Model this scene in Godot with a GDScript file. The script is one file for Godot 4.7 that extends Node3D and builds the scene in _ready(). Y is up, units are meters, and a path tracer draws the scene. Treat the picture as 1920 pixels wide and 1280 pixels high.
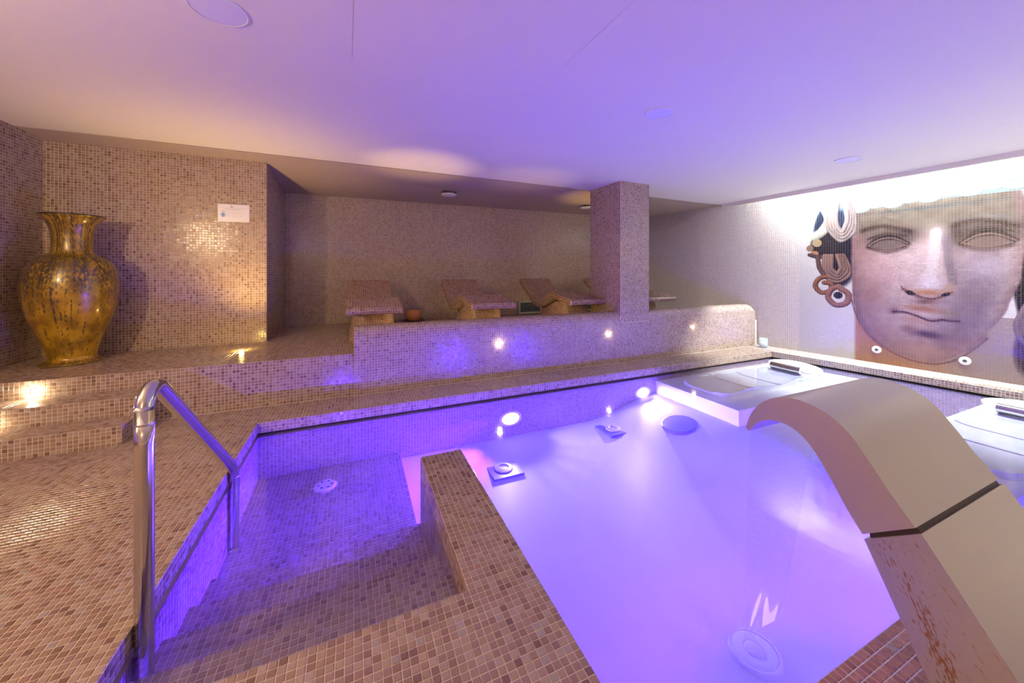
extends Node3D
# A basement spa: mosaic deck, pool with violet light, tiled loungers, a mural and a steel water spout.
# x runs right along the back wall, -z runs away from the camera, the deck lies at y = 0.

const P := 0.0286            # pitch of the mosaic
const WATER := -0.118
const EYE := Vector3(0, 1.3, 0)
const YAW := 23.5

var rng := RandomNumberGenerator.new()
var names := {}
var M := {}
var tile_mesh: ArrayMesh
var tone_mats := {}

# ------------------------------------------------------------------ helpers: nodes

func mat(c: Color, rough := 0.6, metal := 0.0) -> StandardMaterial3D:
	var m := StandardMaterial3D.new()
	m.albedo_color = c
	m.roughness = rough
	m.metallic = metal
	return m

func rgb(r: float, g: float, b: float) -> Color:
	return Color(r / 255.0, g / 255.0, b / 255.0)

func glow(c: Color, e: float) -> StandardMaterial3D:
	var m := mat(Color(0.8, 0.8, 0.8), 0.4)
	m.emission_enabled = true
	m.emission = c
	m.emission_energy_multiplier = e
	return m

func numbered(called: String, parent: Node) -> String:
	var key := str(parent.get_instance_id()) + "/" + called
	var n: int = names.get(key, 0)
	names[key] = n + 1
	return called if n == 0 else "%s_%03d" % [called, n]

func put(o: Node3D, called: String, parent: Node) -> void:
	o.name = numbered(called, parent)
	parent.add_child(o, true)

func tag(o: Node3D, label: String, category: String, group := "", kind := "") -> Node3D:
	o.set_meta("label", label)
	o.set_meta("category", category)
	if group != "": o.set_meta("group", group)
	if kind != "": o.set_meta("kind", kind)
	return o

func thing(called: String, at: Vector3, label: String, category: String, group := "", kind := "") -> Node3D:
	var o := Node3D.new()
	put(o, called, self)
	o.position = at
	tag(o, label, category, group, kind)
	return o

func copy_of(src: Node3D, called: String, at: Vector3, label: String) -> Node3D:
	var c: Node3D = src.duplicate()
	c.name = numbered(called, self)
	add_child(c, true)
	c.position = at
	c.set_meta("label", label)
	return c

func begin() -> SurfaceTool:
	var st := SurfaceTool.new()
	st.begin(Mesh.PRIMITIVE_TRIANGLES)
	return st

func part(called: String, st: SurfaceTool, m: Material, parent: Node) -> MeshInstance3D:
	st.generate_normals()
	var o := MeshInstance3D.new()
	o.mesh = st.commit()
	o.material_override = m
	put(o, called, parent)
	return o

# ------------------------------------------------------------------ helpers: shapes (corners anticlockwise seen from outside)

func tri(st: SurfaceTool, a: Vector3, b: Vector3, c: Vector3, g := -1) -> void:
	st.set_smooth_group(g)
	st.add_vertex(a); st.add_vertex(c); st.add_vertex(b)

func quad(st: SurfaceTool, a: Vector3, b: Vector3, c: Vector3, d: Vector3, g := -1) -> void:
	tri(st, a, b, c, g); tri(st, a, c, d, g)

func out_tri(st: SurfaceTool, a: Vector3, b: Vector3, c: Vector3, mid: Vector3) -> void:
	if (b - a).cross(c - a).dot((a + b + c) / 3.0 - mid) < 0: tri(st, a, c, b)
	else: tri(st, a, b, c)

func out_quad(st: SurfaceTool, a: Vector3, b: Vector3, c: Vector3, d: Vector3, mid: Vector3) -> void:
	out_tri(st, a, b, c, mid); out_tri(st, a, c, d, mid)

# a box from lo to hi, its edges bevelled by e
func cbox(st: SurfaceTool, lo: Vector3, hi: Vector3, e := 0.0) -> void:
	var mid := (lo + hi) / 2.0
	var h := (hi - lo) / 2.0
	if e <= 0.0:
		for ax in 3:
			for s in [-1.0, 1.0]:
				var n := Vector3.ZERO; n[ax] = h[ax] * s
				var u := Vector3.ZERO; u[(ax + 1) % 3] = h[(ax + 1) % 3]
				var v := Vector3.ZERO; v[(ax + 2) % 3] = h[(ax + 2) % 3]
				out_quad(st, mid + n - u - v, mid + n + u - v, mid + n + u + v, mid + n - u + v, mid)
		return
	var at := func(ax: int, sx: float, sy: float, sz: float) -> Vector3:
		var p := Vector3(sx * (h.x - e), sy * (h.y - e), sz * (h.z - e))
		p[ax] = signf([sx, sy, sz][ax]) * h[ax]
		return mid + p
	for ax in 3:
		for s in [-1.0, 1.0]:
			var q: Array[Vector3] = []
			for c in [[-1.0, -1.0], [1.0, -1.0], [1.0, 1.0], [-1.0, 1.0]]:
				var sg := [0.0, 0.0, 0.0]
				sg[ax] = s; sg[(ax + 1) % 3] = c[0]; sg[(ax + 2) % 3] = c[1]
				q.append(at.call(ax, sg[0], sg[1], sg[2]))
			out_quad(st, q[0], q[1], q[2], q[3], mid)
	for ax in 3:
		var b := (ax + 1) % 3
		var c2 := (ax + 2) % 3
		for s in [-1.0, 1.0]:
			for t in [-1.0, 1.0]:
				var q: Array[Vector3] = []
				for k in [[b, -1.0], [b, 1.0], [c2, 1.0], [c2, -1.0]]:
					var sg := [0.0, 0.0, 0.0]
					sg[ax] = k[1]; sg[b] = s; sg[c2] = t
					q.append(at.call(k[0], sg[0], sg[1], sg[2]))
				out_quad(st, q[0], q[1], q[2], q[3], mid)
	for sx in [-1.0, 1.0]:
		for sy in [-1.0, 1.0]:
			for sz in [-1.0, 1.0]:
				out_tri(st, at.call(0, sx, sy, sz), at.call(1, sx, sy, sz), at.call(2, sx, sy, sz), mid)

# a solid turned about the y axis through c, from points (radius, height) going up the outside
func lathe(st: SurfaceTool, pts: Array, c: Vector3, seg := 48, sm := true, squash := Vector2.ONE) -> void:
	for i in pts.size() - 1:
		var p: Vector2 = pts[i]
		var q: Vector2 = pts[i + 1]
		for k in seg:
			var a := TAU * k / seg
			var b := TAU * (k + 1) / seg
			var va := Vector3(cos(a) * squash.x, 0, -sin(a) * squash.y)
			var vb := Vector3(cos(b) * squash.x, 0, -sin(b) * squash.y)
			var u0 := Vector2(float(k) / seg, float(i) / (pts.size() - 1))
			var u1 := Vector2(float(k + 1) / seg, float(i + 1) / (pts.size() - 1))
			var ps := [c + va * p.x + Vector3.UP * p.y, c + vb * p.x + Vector3.UP * p.y, c + vb * q.x + Vector3.UP * q.y, c + va * q.x + Vector3.UP * q.y]
			var uv := [u0, Vector2(u1.x, u0.y), u1, Vector2(u0.x, u1.y)]
			st.set_smooth_group(0 if sm else -1)
			for t in ([0, 2, 1, 0, 3, 2] if p.x > 0.0 and q.x > 0.0 else ([0, 3, 2] if p.x <= 0.0 and false else [0, 2, 1, 0, 3, 2])):
				st.set_uv(uv[t]); st.add_vertex(ps[t])

# a disc or dome facing along n: points (radius, height along n)
func turned(st: SurfaceTool, pts: Array, c: Vector3, n: Vector3, seg := 40, sm := false, squash_y := 1.0) -> void:
	var u := (Vector3.UP if absf(n.y) < 0.9 else Vector3.RIGHT).cross(n).normalized()
	var v := n.cross(u)
	for i in pts.size() - 1:
		var p: Vector2 = pts[i]
		var q: Vector2 = pts[i + 1]
		for k in seg:
			var a := TAU * k / seg
			var b := TAU * (k + 1) / seg
			var va := u * cos(a) + v * sin(a) * squash_y
			var vb := u * cos(b) + v * sin(b) * squash_y
			quad(st, c + va * p.x + n * p.y, c + vb * p.x + n * p.y, c + vb * q.x + n * q.y, c + va * q.x + n * q.y, 1 if sm else -1)

func tube(st: SurfaceTool, pts: Array, r: float, seg := 24) -> void:
	var side := Vector3.ZERO
	var rings := []
	for i in pts.size():
		var a: Vector3 = pts[maxi(i - 1, 0)]
		var b: Vector3 = pts[mini(i + 1, pts.size() - 1)]
		var t := (b - a).normalized()
		if side == Vector3.ZERO: side = t.cross(Vector3.RIGHT if absf(t.x) < 0.9 else Vector3.UP).normalized()
		side = (side - t * side.dot(t)).normalized()
		var w := t.cross(side)
		var ring := []
		for k in seg:
			var g := TAU * k / seg
			ring.append(pts[i] + (side * cos(g) + w * sin(g)) * r)
		rings.append(ring)
	for i in pts.size() - 1:
		for k in seg:
			var l := (k + 1) % seg
			quad(st, rings[i][k], rings[i][l], rings[i + 1][l], rings[i + 1][k], 1)
	for e in [0, pts.size() - 1]:
		for k in seg:
			out_tri(st, pts[e], rings[e][k], rings[e][(k + 1) % seg], pts[1] if e == 0 else pts[e - 1])

# a profile of points (z, y), anticlockwise seen from -x (z to the left), drawn out from x0 to x1; smooth says which sides share normals
func extrude(st: SurfaceTool, prof: Array, x0: float, x1: float, groups: Array = []) -> void:
	var n := prof.size()
	var poly := PackedVector2Array()
	for p in prof: poly.append(p)
	var area := 0.0
	for i in n: area += poly[i].cross(poly[(i + 1) % n])
	for i in n:
		var a: Vector2 = prof[i]
		var b: Vector2 = prof[(i + 1) % n]
		var g: int = groups[i] if i < groups.size() else -1
		var qa := Vector3(x0, a.y, a.x)
		var qb := Vector3(x0, b.y, b.x)
		var qc := Vector3(x1, b.y, b.x)
		var qd := Vector3(x1, a.y, a.x)
		if area > 0: quad(st, qa, qb, qc, qd, g)
		else: quad(st, qd, qc, qb, qa, g)
	var idx := Geometry2D.triangulate_polygon(poly)
	for k in range(0, idx.size(), 3):
		for x in [x0, x1]:
			var v := []
			for j in 3: v.append(Vector3(x, poly[idx[k + j]].y, poly[idx[k + j]].x))
			out_tri(st, v[0], v[1], v[2], Vector3((x0 + x1) / 2, v[0].y, v[0].z))

# a slab over a polygon of (x, z), its underside and top given by heights at the corners
func slab(st: SurfaceTool, poly: Array, low: Array, high: Array) -> void:
	var n := poly.size()
	var mid := Vector3.ZERO
	for i in n: mid += Vector3(poly[i].x, (low[i] + high[i]) / 2.0, poly[i].y) / n
	for i in range(1, n - 1):
		for h in [low, high]:
			out_tri(st, Vector3(poly[0].x, h[0], poly[0].y), Vector3(poly[i].x, h[i], poly[i].y), Vector3(poly[i + 1].x, h[i + 1], poly[i + 1].y), mid)
	for i in n:
		var j := (i + 1) % n
		out_quad(st, Vector3(poly[i].x, low[i], poly[i].y), Vector3(poly[j].x, low[j], poly[j].y), Vector3(poly[j].x, high[j], poly[j].y), Vector3(poly[i].x, high[i], poly[i].y), mid)

func smooth_curve(pts: Array, step: float) -> Array:
	var c := Curve3D.new()
	for i in pts.size():
		var a: Vector3 = pts[maxi(i - 1, 0)]
		var b: Vector3 = pts[mini(i + 1, pts.size() - 1)]
		c.add_point(pts[i], -(b - a) / 6.0, (b - a) / 6.0)
	var out := []
	var n := maxi(2, int(ceil(c.get_baked_length() / step)))
	for i in n + 1: out.append(c.sample_baked(c.get_baked_length() * i / n, true))
	return out

# ------------------------------------------------------------------ helpers: mosaic

func make_tile_mesh() -> void:
	var st := begin()
	var h := 0.0022
	var a := 0.5
	var b := 0.43
	var lo := [Vector3(-a, 0, -a), Vector3(-a, 0, a), Vector3(a, 0, a), Vector3(a, 0, -a)]
	var hi := [Vector3(-b, h, -b), Vector3(-b, h, b), Vector3(b, h, b), Vector3(b, h, -b)]
	quad(st, hi[0], hi[1], hi[2], hi[3])
	for i in 4:
		var j := (i + 1) % 4
		quad(st, lo[i], lo[j], hi[j], hi[i])
	st.generate_normals()
	tile_mesh = st.commit()

const WARM := [Vector3(0.345, 0.245, 0.175), Vector3(0.31, 0.212, 0.148), Vector3(0.385, 0.285, 0.208), Vector3(0.265, 0.172, 0.12), Vector3(0.40, 0.315, 0.245), Vector3(0.205, 0.125, 0.09), Vector3(0.325, 0.205, 0.155), Vector3(0.36, 0.31, 0.265)]
const ODDS := [0.24, 0.45, 0.63, 0.76, 0.86, 0.92, 0.97, 1.0]

func tone(pale := 0.0) -> Color:
	var x := rng.randf()
	var k := 0
	while ODDS[k] < x: k += 1
	var v: Vector3 = WARM[k].lerp(Vector3(0.60, 0.555, 0.53), maxf(pale, 0.0))
	if pale < -1.5: v = Vector3(v.x * 0.95, v.y * 0.80, v.z * 0.66)   # the browner lounger tiles
	elif pale < 0.0: v = Vector3(v.x * 1.12, v.y * 0.66, v.z * 0.66)   # the red glazed ones
	return Color(v.x, v.y, v.z, float(k) / 8.0)

# a field of tiles from corner o along u and v; hole says where to leave tiles out
func field(list: Array, o: Vector3, u: Vector3, v: Vector3, lu: float, lv: float, n: Vector3, pale := 0.0, pu := P, pv := P, hole = null) -> void:
	var nu := maxi(1, roundi(lu / pu))
	var nv := maxi(1, roundi(lv / pv))
	pu = lu / nu
	pv = lv / nv
	var z := u.cross(n)
	for i in nu:
		for j in nv:
			var c := o + u * (pu * (i + 0.5)) + v * (pv * (j + 0.5))
			if hole != null and hole.call(c): continue
			one_tile(list, c, u, n, z, pu, pv, pale)

func one_tile(list: Array, c: Vector3, u: Vector3, n: Vector3, z: Vector3, pu: float, pv: float, pale: float) -> void:
	var tu := rng.randfn(0.0, 0.012)
	var tv := rng.randfn(0.0, 0.012)
	var gap := 0.0036
	var b := Basis((u + n * tu) * (pu - gap), n - u * tu - z * tv, (z + n * tv) * (pv - minf(gap, pv * 0.12)))
	list.append([Transform3D(b, c + n * rng.randf_range(-0.0003, 0.0003)), tone(pale)])

func tone_mat(c: Color) -> StandardMaterial3D:
	var key := int(c.a * 8.0 + 0.5) + (100 if c.g < c.r * 0.5 else 0)
	if not tone_mats.has(key):
		var m := mat(Color(c.r, c.g, c.b, 1.0).linear_to_srgb(), 0.2)
		tone_mats[key] = m
	return tone_mats[key]

func in_view(p: Vector3) -> bool:
	var d := (p - EYE).rotated(Vector3.UP, deg_to_rad(YAW))
	if d.z > -0.2: return false
	var x := 960.0 - 685.0 * d.x / d.z
	var y := 506.0 + 685.0 * d.y / d.z
	return x > -10 and x < 1930 and y > -10 and y < 1290

# up to `singles` of the tiles that show largest become parts of their own, the rest one part
func lay(list: Array, parent: Node3D, singles := 0) -> void:
	var rest := list
	if singles > 0:
		var seen := []
		rest = []
		for t in list:
			if in_view(parent.transform * t[0].origin): seen.append(t)
			else: rest.append(t)
		seen.sort_custom(func(a, b): return (parent.transform * a[0].origin).distance_squared_to(EYE) < (parent.transform * b[0].origin).distance_squared_to(EYE))
		for i in seen.size():
			if i >= singles:
				rest.append(seen[i])
				continue
			var o := MeshInstance3D.new()
			o.mesh = tile_mesh
			o.material_override = tone_mat(seen[i][1])
			o.transform = seen[i][0]
			put(o, "tile", parent)
	if rest.is_empty(): return
	var mm := MultiMesh.new()
	mm.transform_format = MultiMesh.TRANSFORM_3D
	mm.use_colors = true
	mm.mesh = tile_mesh
	mm.instance_count = rest.size()
	for i in rest.size():
		mm.set_instance_transform(i, rest[i][0])
		var c: Color = rest[i][1]
		mm.set_instance_color(i, Color(c.r, c.g, c.b, 1.0))
	var o := MultiMeshInstance3D.new()
	o.multimesh = mm
	o.material_override = M.tile
	put(o, "small_tiles", parent)
	o.set_meta("kind", "stuff")

func structure(called: String, label: String, category: String) -> Node3D:
	return thing(called, Vector3.ZERO, label, category, "", "structure")

# ------------------------------------------------------------------ places

func ceil_y(x: float) -> float: return 2.6 - 0.0125 * x
func wall_x(z: float) -> float: return 6.5 + 0.16 * (z + 4.0)
func rim_x(z: float) -> float: return 6.135 + 0.16 * (z + 3.7)
func cove_x(z: float) -> float: return 6.27 - 0.0172 * (z + 1.2)
func pool_floor(x: float, z: float) -> float:
	var deep := lerpf(-0.80, -0.535, (z + 0.674) / (-3.7 + 0.674))
	var shelf := lerpf(-0.62, -0.335, clampf((z + 0.674) / (-2.5 + 0.674), 0.0, 1.0))
	return lerpf(deep, shelf, smoothstep(2.6, 3.72, x))
const WALL_D := Vector3(0.15799, 0, 0.98744)   # along the mural wall, towards the viewer
const WALL_N := Vector3(-0.98744, 0, 0.15799)
func on_wall(s: float, y: float, out := 0.0) -> Vector3: return Vector3(6.5, y, -4.0) + WALL_D * s + WALL_N * out

# ==================================================================

func _ready() -> void:
	rng.seed = 20240611
	# camera: upright, the lens shifted down
	var cam := Camera3D.new()
	cam.name = "camera"
	add_child(cam)
	cam.position = EYE
	cam.rotation_degrees = Vector3(0, -YAW, 0)
	cam.projection = Camera3D.PROJECTION_FRUSTUM
	cam.near = 0.05
	cam.far = 100.0
	cam.size = 0.05 * 1280.0 / 685.0
	cam.frustum_offset = Vector2(0, -0.05 * 134.0 / 685.0)
	cam.current = true
	# air
	var env := Environment.new()
	env.background_mode = Environment.BG_COLOR
	env.background_color = Color(0.0, 0.0, 0.0)
	env.tonemap_mode = Environment.TONE_MAPPER_LINEAR
	env.tonemap_exposure = 1.0
	env.sdfgi_enabled = true
	env.ssao_enabled = true
	env.ssil_enabled = true
	var we := WorldEnvironment.new()
	we.name = "environment"
	we.environment = env
	add_child(we)
	# large lights: the lamp behind the cove, and two unseen globes added as fill
	cove_light()
	fill_globe("added_fill_globe", Vector3(-2.70, 1.95, -1.15), Vector3.RIGHT, Color(1.0, 0.87, 0.68), 3.9, "unseen round opal globe added as warm fill on the left wall near the pool steps")
	fill_globe("added_fill_globe", Vector3(-1.4, 2.05, 2.05), Vector3.FORWARD, Color(1.0, 0.90, 0.78), 0.9, "unseen round opal globe added as soft fill on the wall behind the fountain ledge")

	materials()
	make_tile_mesh()
	room()
	platform_and_stairs()
	parapet_and_pillar()
	deck()
	pool()
	water()
	mural()
	lamps()
	loungers()
	small_things()
	vase()
	handrail()
	fountain()
	added_floor_ring()
	pool_loungers()

func area(at: Vector3, towards: Vector3, up: Vector3, size: Vector2, c: Color, e: float, called: String) -> void:
	var l := AreaLight3D.new()
	l.area_size = size
	l.light_color = c
	l.light_energy = e
	l.light_size = 0.1
	if "area_range" in l: l.area_range = 20.0
	l.shadow_enabled = true
	put(l, called, self)
	l.look_at_from_position(at, at + towards, up)

func omni(at: Vector3, c: Color, e: float, size: float, called: String) -> void:
	var l := OmniLight3D.new()
	l.light_color = c
	l.light_energy = e
	l.light_size = size
	l.omni_range = 20.0
	l.omni_attenuation = 2.0
	l.shadow_enabled = true
	put(l, called, self)
	l.position = at

func spot(at: Vector3, towards: Vector3, angle: float, c: Color, e: float, called: String, soft := 0.6) -> void:
	var l := SpotLight3D.new()
	l.light_color = c
	l.light_energy = e
	l.light_size = 0.02
	l.spot_angle = angle
	l.spot_angle_attenuation = soft
	l.spot_range = 15.0
	l.spot_attenuation = 2.0
	l.shadow_enabled = true
	put(l, called, self)
	l.look_at_from_position(at, at + towards, Vector3.UP if absf(towards.y) < 0.9 else Vector3.RIGHT)

func cove_light() -> void:
	var a := Vector3(cove_x(-3.7) + 0.11, 2.70, -3.7)
	var b := Vector3(cove_x(0.2) + 0.16, 2.70, 0.2)
	var t := thing("cove_lamp", (a + b) / 2, "long white strip lamp hidden behind the ceiling edge above the mural", "lamp")
	var st := begin()
	tube(st, [a - t.position, b - t.position], 0.014, 12)
	part("strip", st, glow(Color(0.95, 0.97, 1.0), 4.0), t)
	var mid := (a + b) / 2 + Vector3(0.0, -0.03, 0)
	area(mid, Vector3(-0.62, -0.78, 0.0).normalized(), (b - a).normalized(), Vector2(0.03, 3.9), Color(0.95, 0.99, 1.0), 40.0, "cove_light")

func fill_globe(called: String, at: Vector3, out: Vector3, c: Color, e: float, label: String) -> void:
	var t := thing(called, at, label, "lamp")
	var st := begin()
	turned(st, [Vector2(0.11, -0.15), Vector2(0.11, -0.13), Vector2(0.03, -0.12), Vector2(0.03, -0.08), Vector2(0.0, -0.08)], Vector3.ZERO, out)
	part("wall_plate", st, mat(rgb(200, 190, 175), 0.3, 0.8), t)
	st = begin()
	var pts := []
	for i in 13: pts.append(Vector2(sin(PI * i / 12.0) * 0.1, -cos(PI * i / 12.0) * 0.1))
	turned(st, pts, Vector3.ZERO, out, 24, true)
	part("globe", st, glow(c, 3.0), t)
	omni(at, c, e, 0.1, called + "_light")

func noise_tex(freq: float, seed_: int, ramp: Gradient = null, size := 512, kind := FastNoiseLite.TYPE_SIMPLEX_SMOOTH, as_normal := false, bump := 2.0) -> NoiseTexture2D:
	var n := FastNoiseLite.new()
	n.noise_type = kind
	n.frequency = freq
	n.seed = seed_
	n.fractal_octaves = 4
	var t := NoiseTexture2D.new()
	t.width = size
	t.height = size
	t.seamless = true
	t.noise = n
	if ramp: t.color_ramp = ramp
	t.as_normal_map = as_normal
	t.bump_strength = bump
	return t

func ramp_of(stops: Array) -> Gradient:
	var g := Gradient.new()
	var offs := PackedFloat32Array()
	var cols := PackedColorArray()
	for s in stops:
		offs.append(s[0]); cols.append(s[1])
	g.offsets = offs
	g.colors = cols
	return g

func materials() -> void:
	var t := mat(Color.WHITE, 0.2)
	t.vertex_color_use_as_albedo = true
	M.tile = t
	M.grout = mat(rgb(214, 194, 176), 0.85)
	M.pale_grout = mat(rgb(232, 226, 220), 0.8)
	M.dark = mat(rgb(38, 30, 26), 0.8)
	var c := mat(rgb(232, 226, 218), 0.75)
	c.heightmap_enabled = true
	c.heightmap_texture = noise_tex(0.01, 5)
	c.heightmap_scale = 0.25
	c.uv1_triplanar = true
	c.uv1_world_triplanar = true
	c.uv1_scale = Vector3.ONE * 0.7
	M.ceiling = c
	M.basin = mat(rgb(220, 218, 226), 0.5)
	M.white = mat(rgb(232, 232, 232), 0.35)
	M.steel = mat(rgb(200, 192, 186), 0.3, 1.0)
	M.chrome = mat(rgb(205, 203, 200), 0.14, 1.0)
	var w := mat(Color(0.36, 0.29, 0.64, 0.31), 0.09)
	w.transparency = BaseMaterial3D.TRANSPARENCY_ALPHA
	w.normal_enabled = true
	w.normal_texture = noise_tex(0.012, 9, null, 512, FastNoiseLite.TYPE_SIMPLEX_SMOOTH, true, 1.2)
	w.normal_scale = 0.16
	w.uv1_triplanar = true
	w.uv1_world_triplanar = true
	w.uv1_scale = Vector3.ONE * 0.55
	M.water = w

# ------------------------------------------------------------------ the room

func room() -> void:
	var st: SurfaceTool
	var list := []
	# ceiling
	var c := structure("ceiling", "smooth off-white plaster ceiling, violet over the pool and cream at the left", "ceiling")
	st = begin()
	var poly := [Vector2(-2.95, 2.3), Vector2(cove_x(2.3), 2.3), Vector2(cove_x(-4.68), -4.68), Vector2(wall_x(-4.72), -4.72), Vector2(6.0, -4.76), Vector2(1.5, -4.86), Vector2(-2.95, -4.93)]
	var lo := []
	var hi := []
	for p in poly: lo.append(ceil_y(p.x)); hi.append(ceil_y(p.x) + 0.35)
	slab(st, poly, lo, hi)
	part("ceiling_panel", st, M.ceiling, c)
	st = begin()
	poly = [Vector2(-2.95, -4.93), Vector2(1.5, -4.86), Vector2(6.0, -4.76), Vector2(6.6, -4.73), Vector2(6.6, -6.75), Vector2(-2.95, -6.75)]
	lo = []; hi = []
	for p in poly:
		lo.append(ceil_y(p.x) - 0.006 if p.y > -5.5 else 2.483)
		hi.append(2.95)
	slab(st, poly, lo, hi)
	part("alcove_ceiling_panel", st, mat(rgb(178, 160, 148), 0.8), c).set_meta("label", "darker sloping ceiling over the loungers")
	for s in [[Vector2(1.25, 0.0), Vector2(1.19, -3.95)], [Vector2(0.03, 0.0), Vector2(-0.006, -2.45)]]:
		st = begin()
		var a := Vector3(s[0].x, ceil_y(s[0].x) - 0.0004, s[0].y)
		var b := Vector3(s[1].x, ceil_y(s[1].x) - 0.0004, s[1].y)
		var w := Vector3(0.0011, 0, 0)
		quad(st, a - w, a + w, b + w, b - w)
		quad(st, b - w, b + w, a + w, a - w)
		part("seam", st, mat(rgb(214, 205, 202), 0.9), c)
	# the lip that hides the cove lamp, and the lid over the cove
	var lip := structure("trim_1", "narrow plaster lip along the ceiling edge in front of the mural light", "trim")
	st = begin()
	poly = [Vector2(cove_x(2.3) - 0.03, 2.3), Vector2(cove_x(2.3), 2.3), Vector2(cove_x(-4.68), -4.68), Vector2(cove_x(-4.68) - 0.03, -4.68)]
	lo = []; hi = []
	for p in poly: lo.append(ceil_y(p.x) - 0.062); hi.append(ceil_y(p.x) + 0.1)
	slab(st, poly, lo, hi)
	part("lip", st, M.ceiling, lip)
	st = begin()
	poly = [Vector2(cove_x(2.3), 2.3), Vector2(8.2, 2.3), Vector2(8.2, -4.9), Vector2(6.2, -4.9), Vector2(cove_x(-4.6), -4.6)]
	slab(st, poly, [2.9, 2.9, 2.9, 2.9, 2.9], [3.0, 3.0, 3.0, 3.0, 3.0])
	part("cove_lid", st, M.ceiling, lip)
	# walls
	var w1 := structure("wall_left", "mosaic side wall at the far left beside the gilt vase", "wall")
	st = begin()
	cbox(st, Vector3(-3.07, -0.2, -5.3), Vector3(-2.87, 2.95, 2.4))
	part("wall_core", st, M.grout, w1)
	list = []
	field(list, Vector3(-2.87, 0.0, -5.26), Vector3.BACK, Vector3.UP, 5.2, 2.631, Vector3.RIGHT)
	lay(list, w1)
	var w2 := structure("wall_back_left", "mosaic wall behind the gilt vase, lit by a floor spot, with a white notice", "wall")
	st = begin()
	cbox(st, Vector3(-3.07, -0.2, -6.8), Vector3(-0.965, 2.95, -5.26))
	part("wall_core", st, M.grout, w2)
	list = []
	field(list, Vector3(-2.87, 0.429, -5.26), Vector3.RIGHT, Vector3.UP, 1.905, 2.19, Vector3.BACK)
	field(list, Vector3(-0.965, 0.429, -6.6), Vector3.BACK, Vector3.UP, 1.34, 2.19, Vector3.RIGHT)
	lay(list, w2)
	var w3 := structure("wall_back", "long mosaic back wall of the alcove behind the tiled loungers", "wall")
	st = begin()
	cbox(st, Vector3(-1.1, -0.2, -6.8), Vector3(6.6, 2.95, -6.6))
	part("wall_core", st, M.grout, w3)
	list = []
	field(list, Vector3(-0.965, 0.429, -6.6), Vector3.RIGHT, Vector3.UP, 7.05, 2.08, Vector3.BACK, 0.2)
	lay(list, w3)
	var w4 := structure("wall_right", "pale mosaic wall on the right carrying the mural of a stone head", "wall")
	st = begin()
	var a0 := on_wall(-2.9, 0)
	var a1 := on_wall(6.5, 0)
	var t := WALL_N * -0.2
	slab(st, [Vector2(a0.x, a0.z), Vector2(a1.x, a1.z), Vector2(a1.x + t.x, a1.z + t.z), Vector2(a0.x + t.x, a0.z + t.z)], [-0.9, -0.9, -0.9, -0.9], [2.95, 2.95, 2.95, 2.95])
	part("wall_core", st, M.pale_grout, w4)
	list = []
	field(list, on_wall(-2.66, 0.0), WALL_D, Vector3.UP, 3.12, 2.545, WALL_N, 0.62)
	field(list, on_wall(3.0, 0.0), WALL_D, Vector3.UP, 0.8, 2.745, WALL_N, 0.62)
	lay(list, w4)
	var w5 := structure("wall_front", "plain plastered wall behind the viewer", "wall")
	st = begin()
	cbox(st, Vector3(-3.07, -0.2, 2.2), Vector3(8.4, 3.0, 2.4))
	part("wall_core", st, mat(rgb(205, 190, 172), 0.8), w5)

# ------------------------------------------------------------------ raised platform, stairs, parapet, pillar

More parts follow.
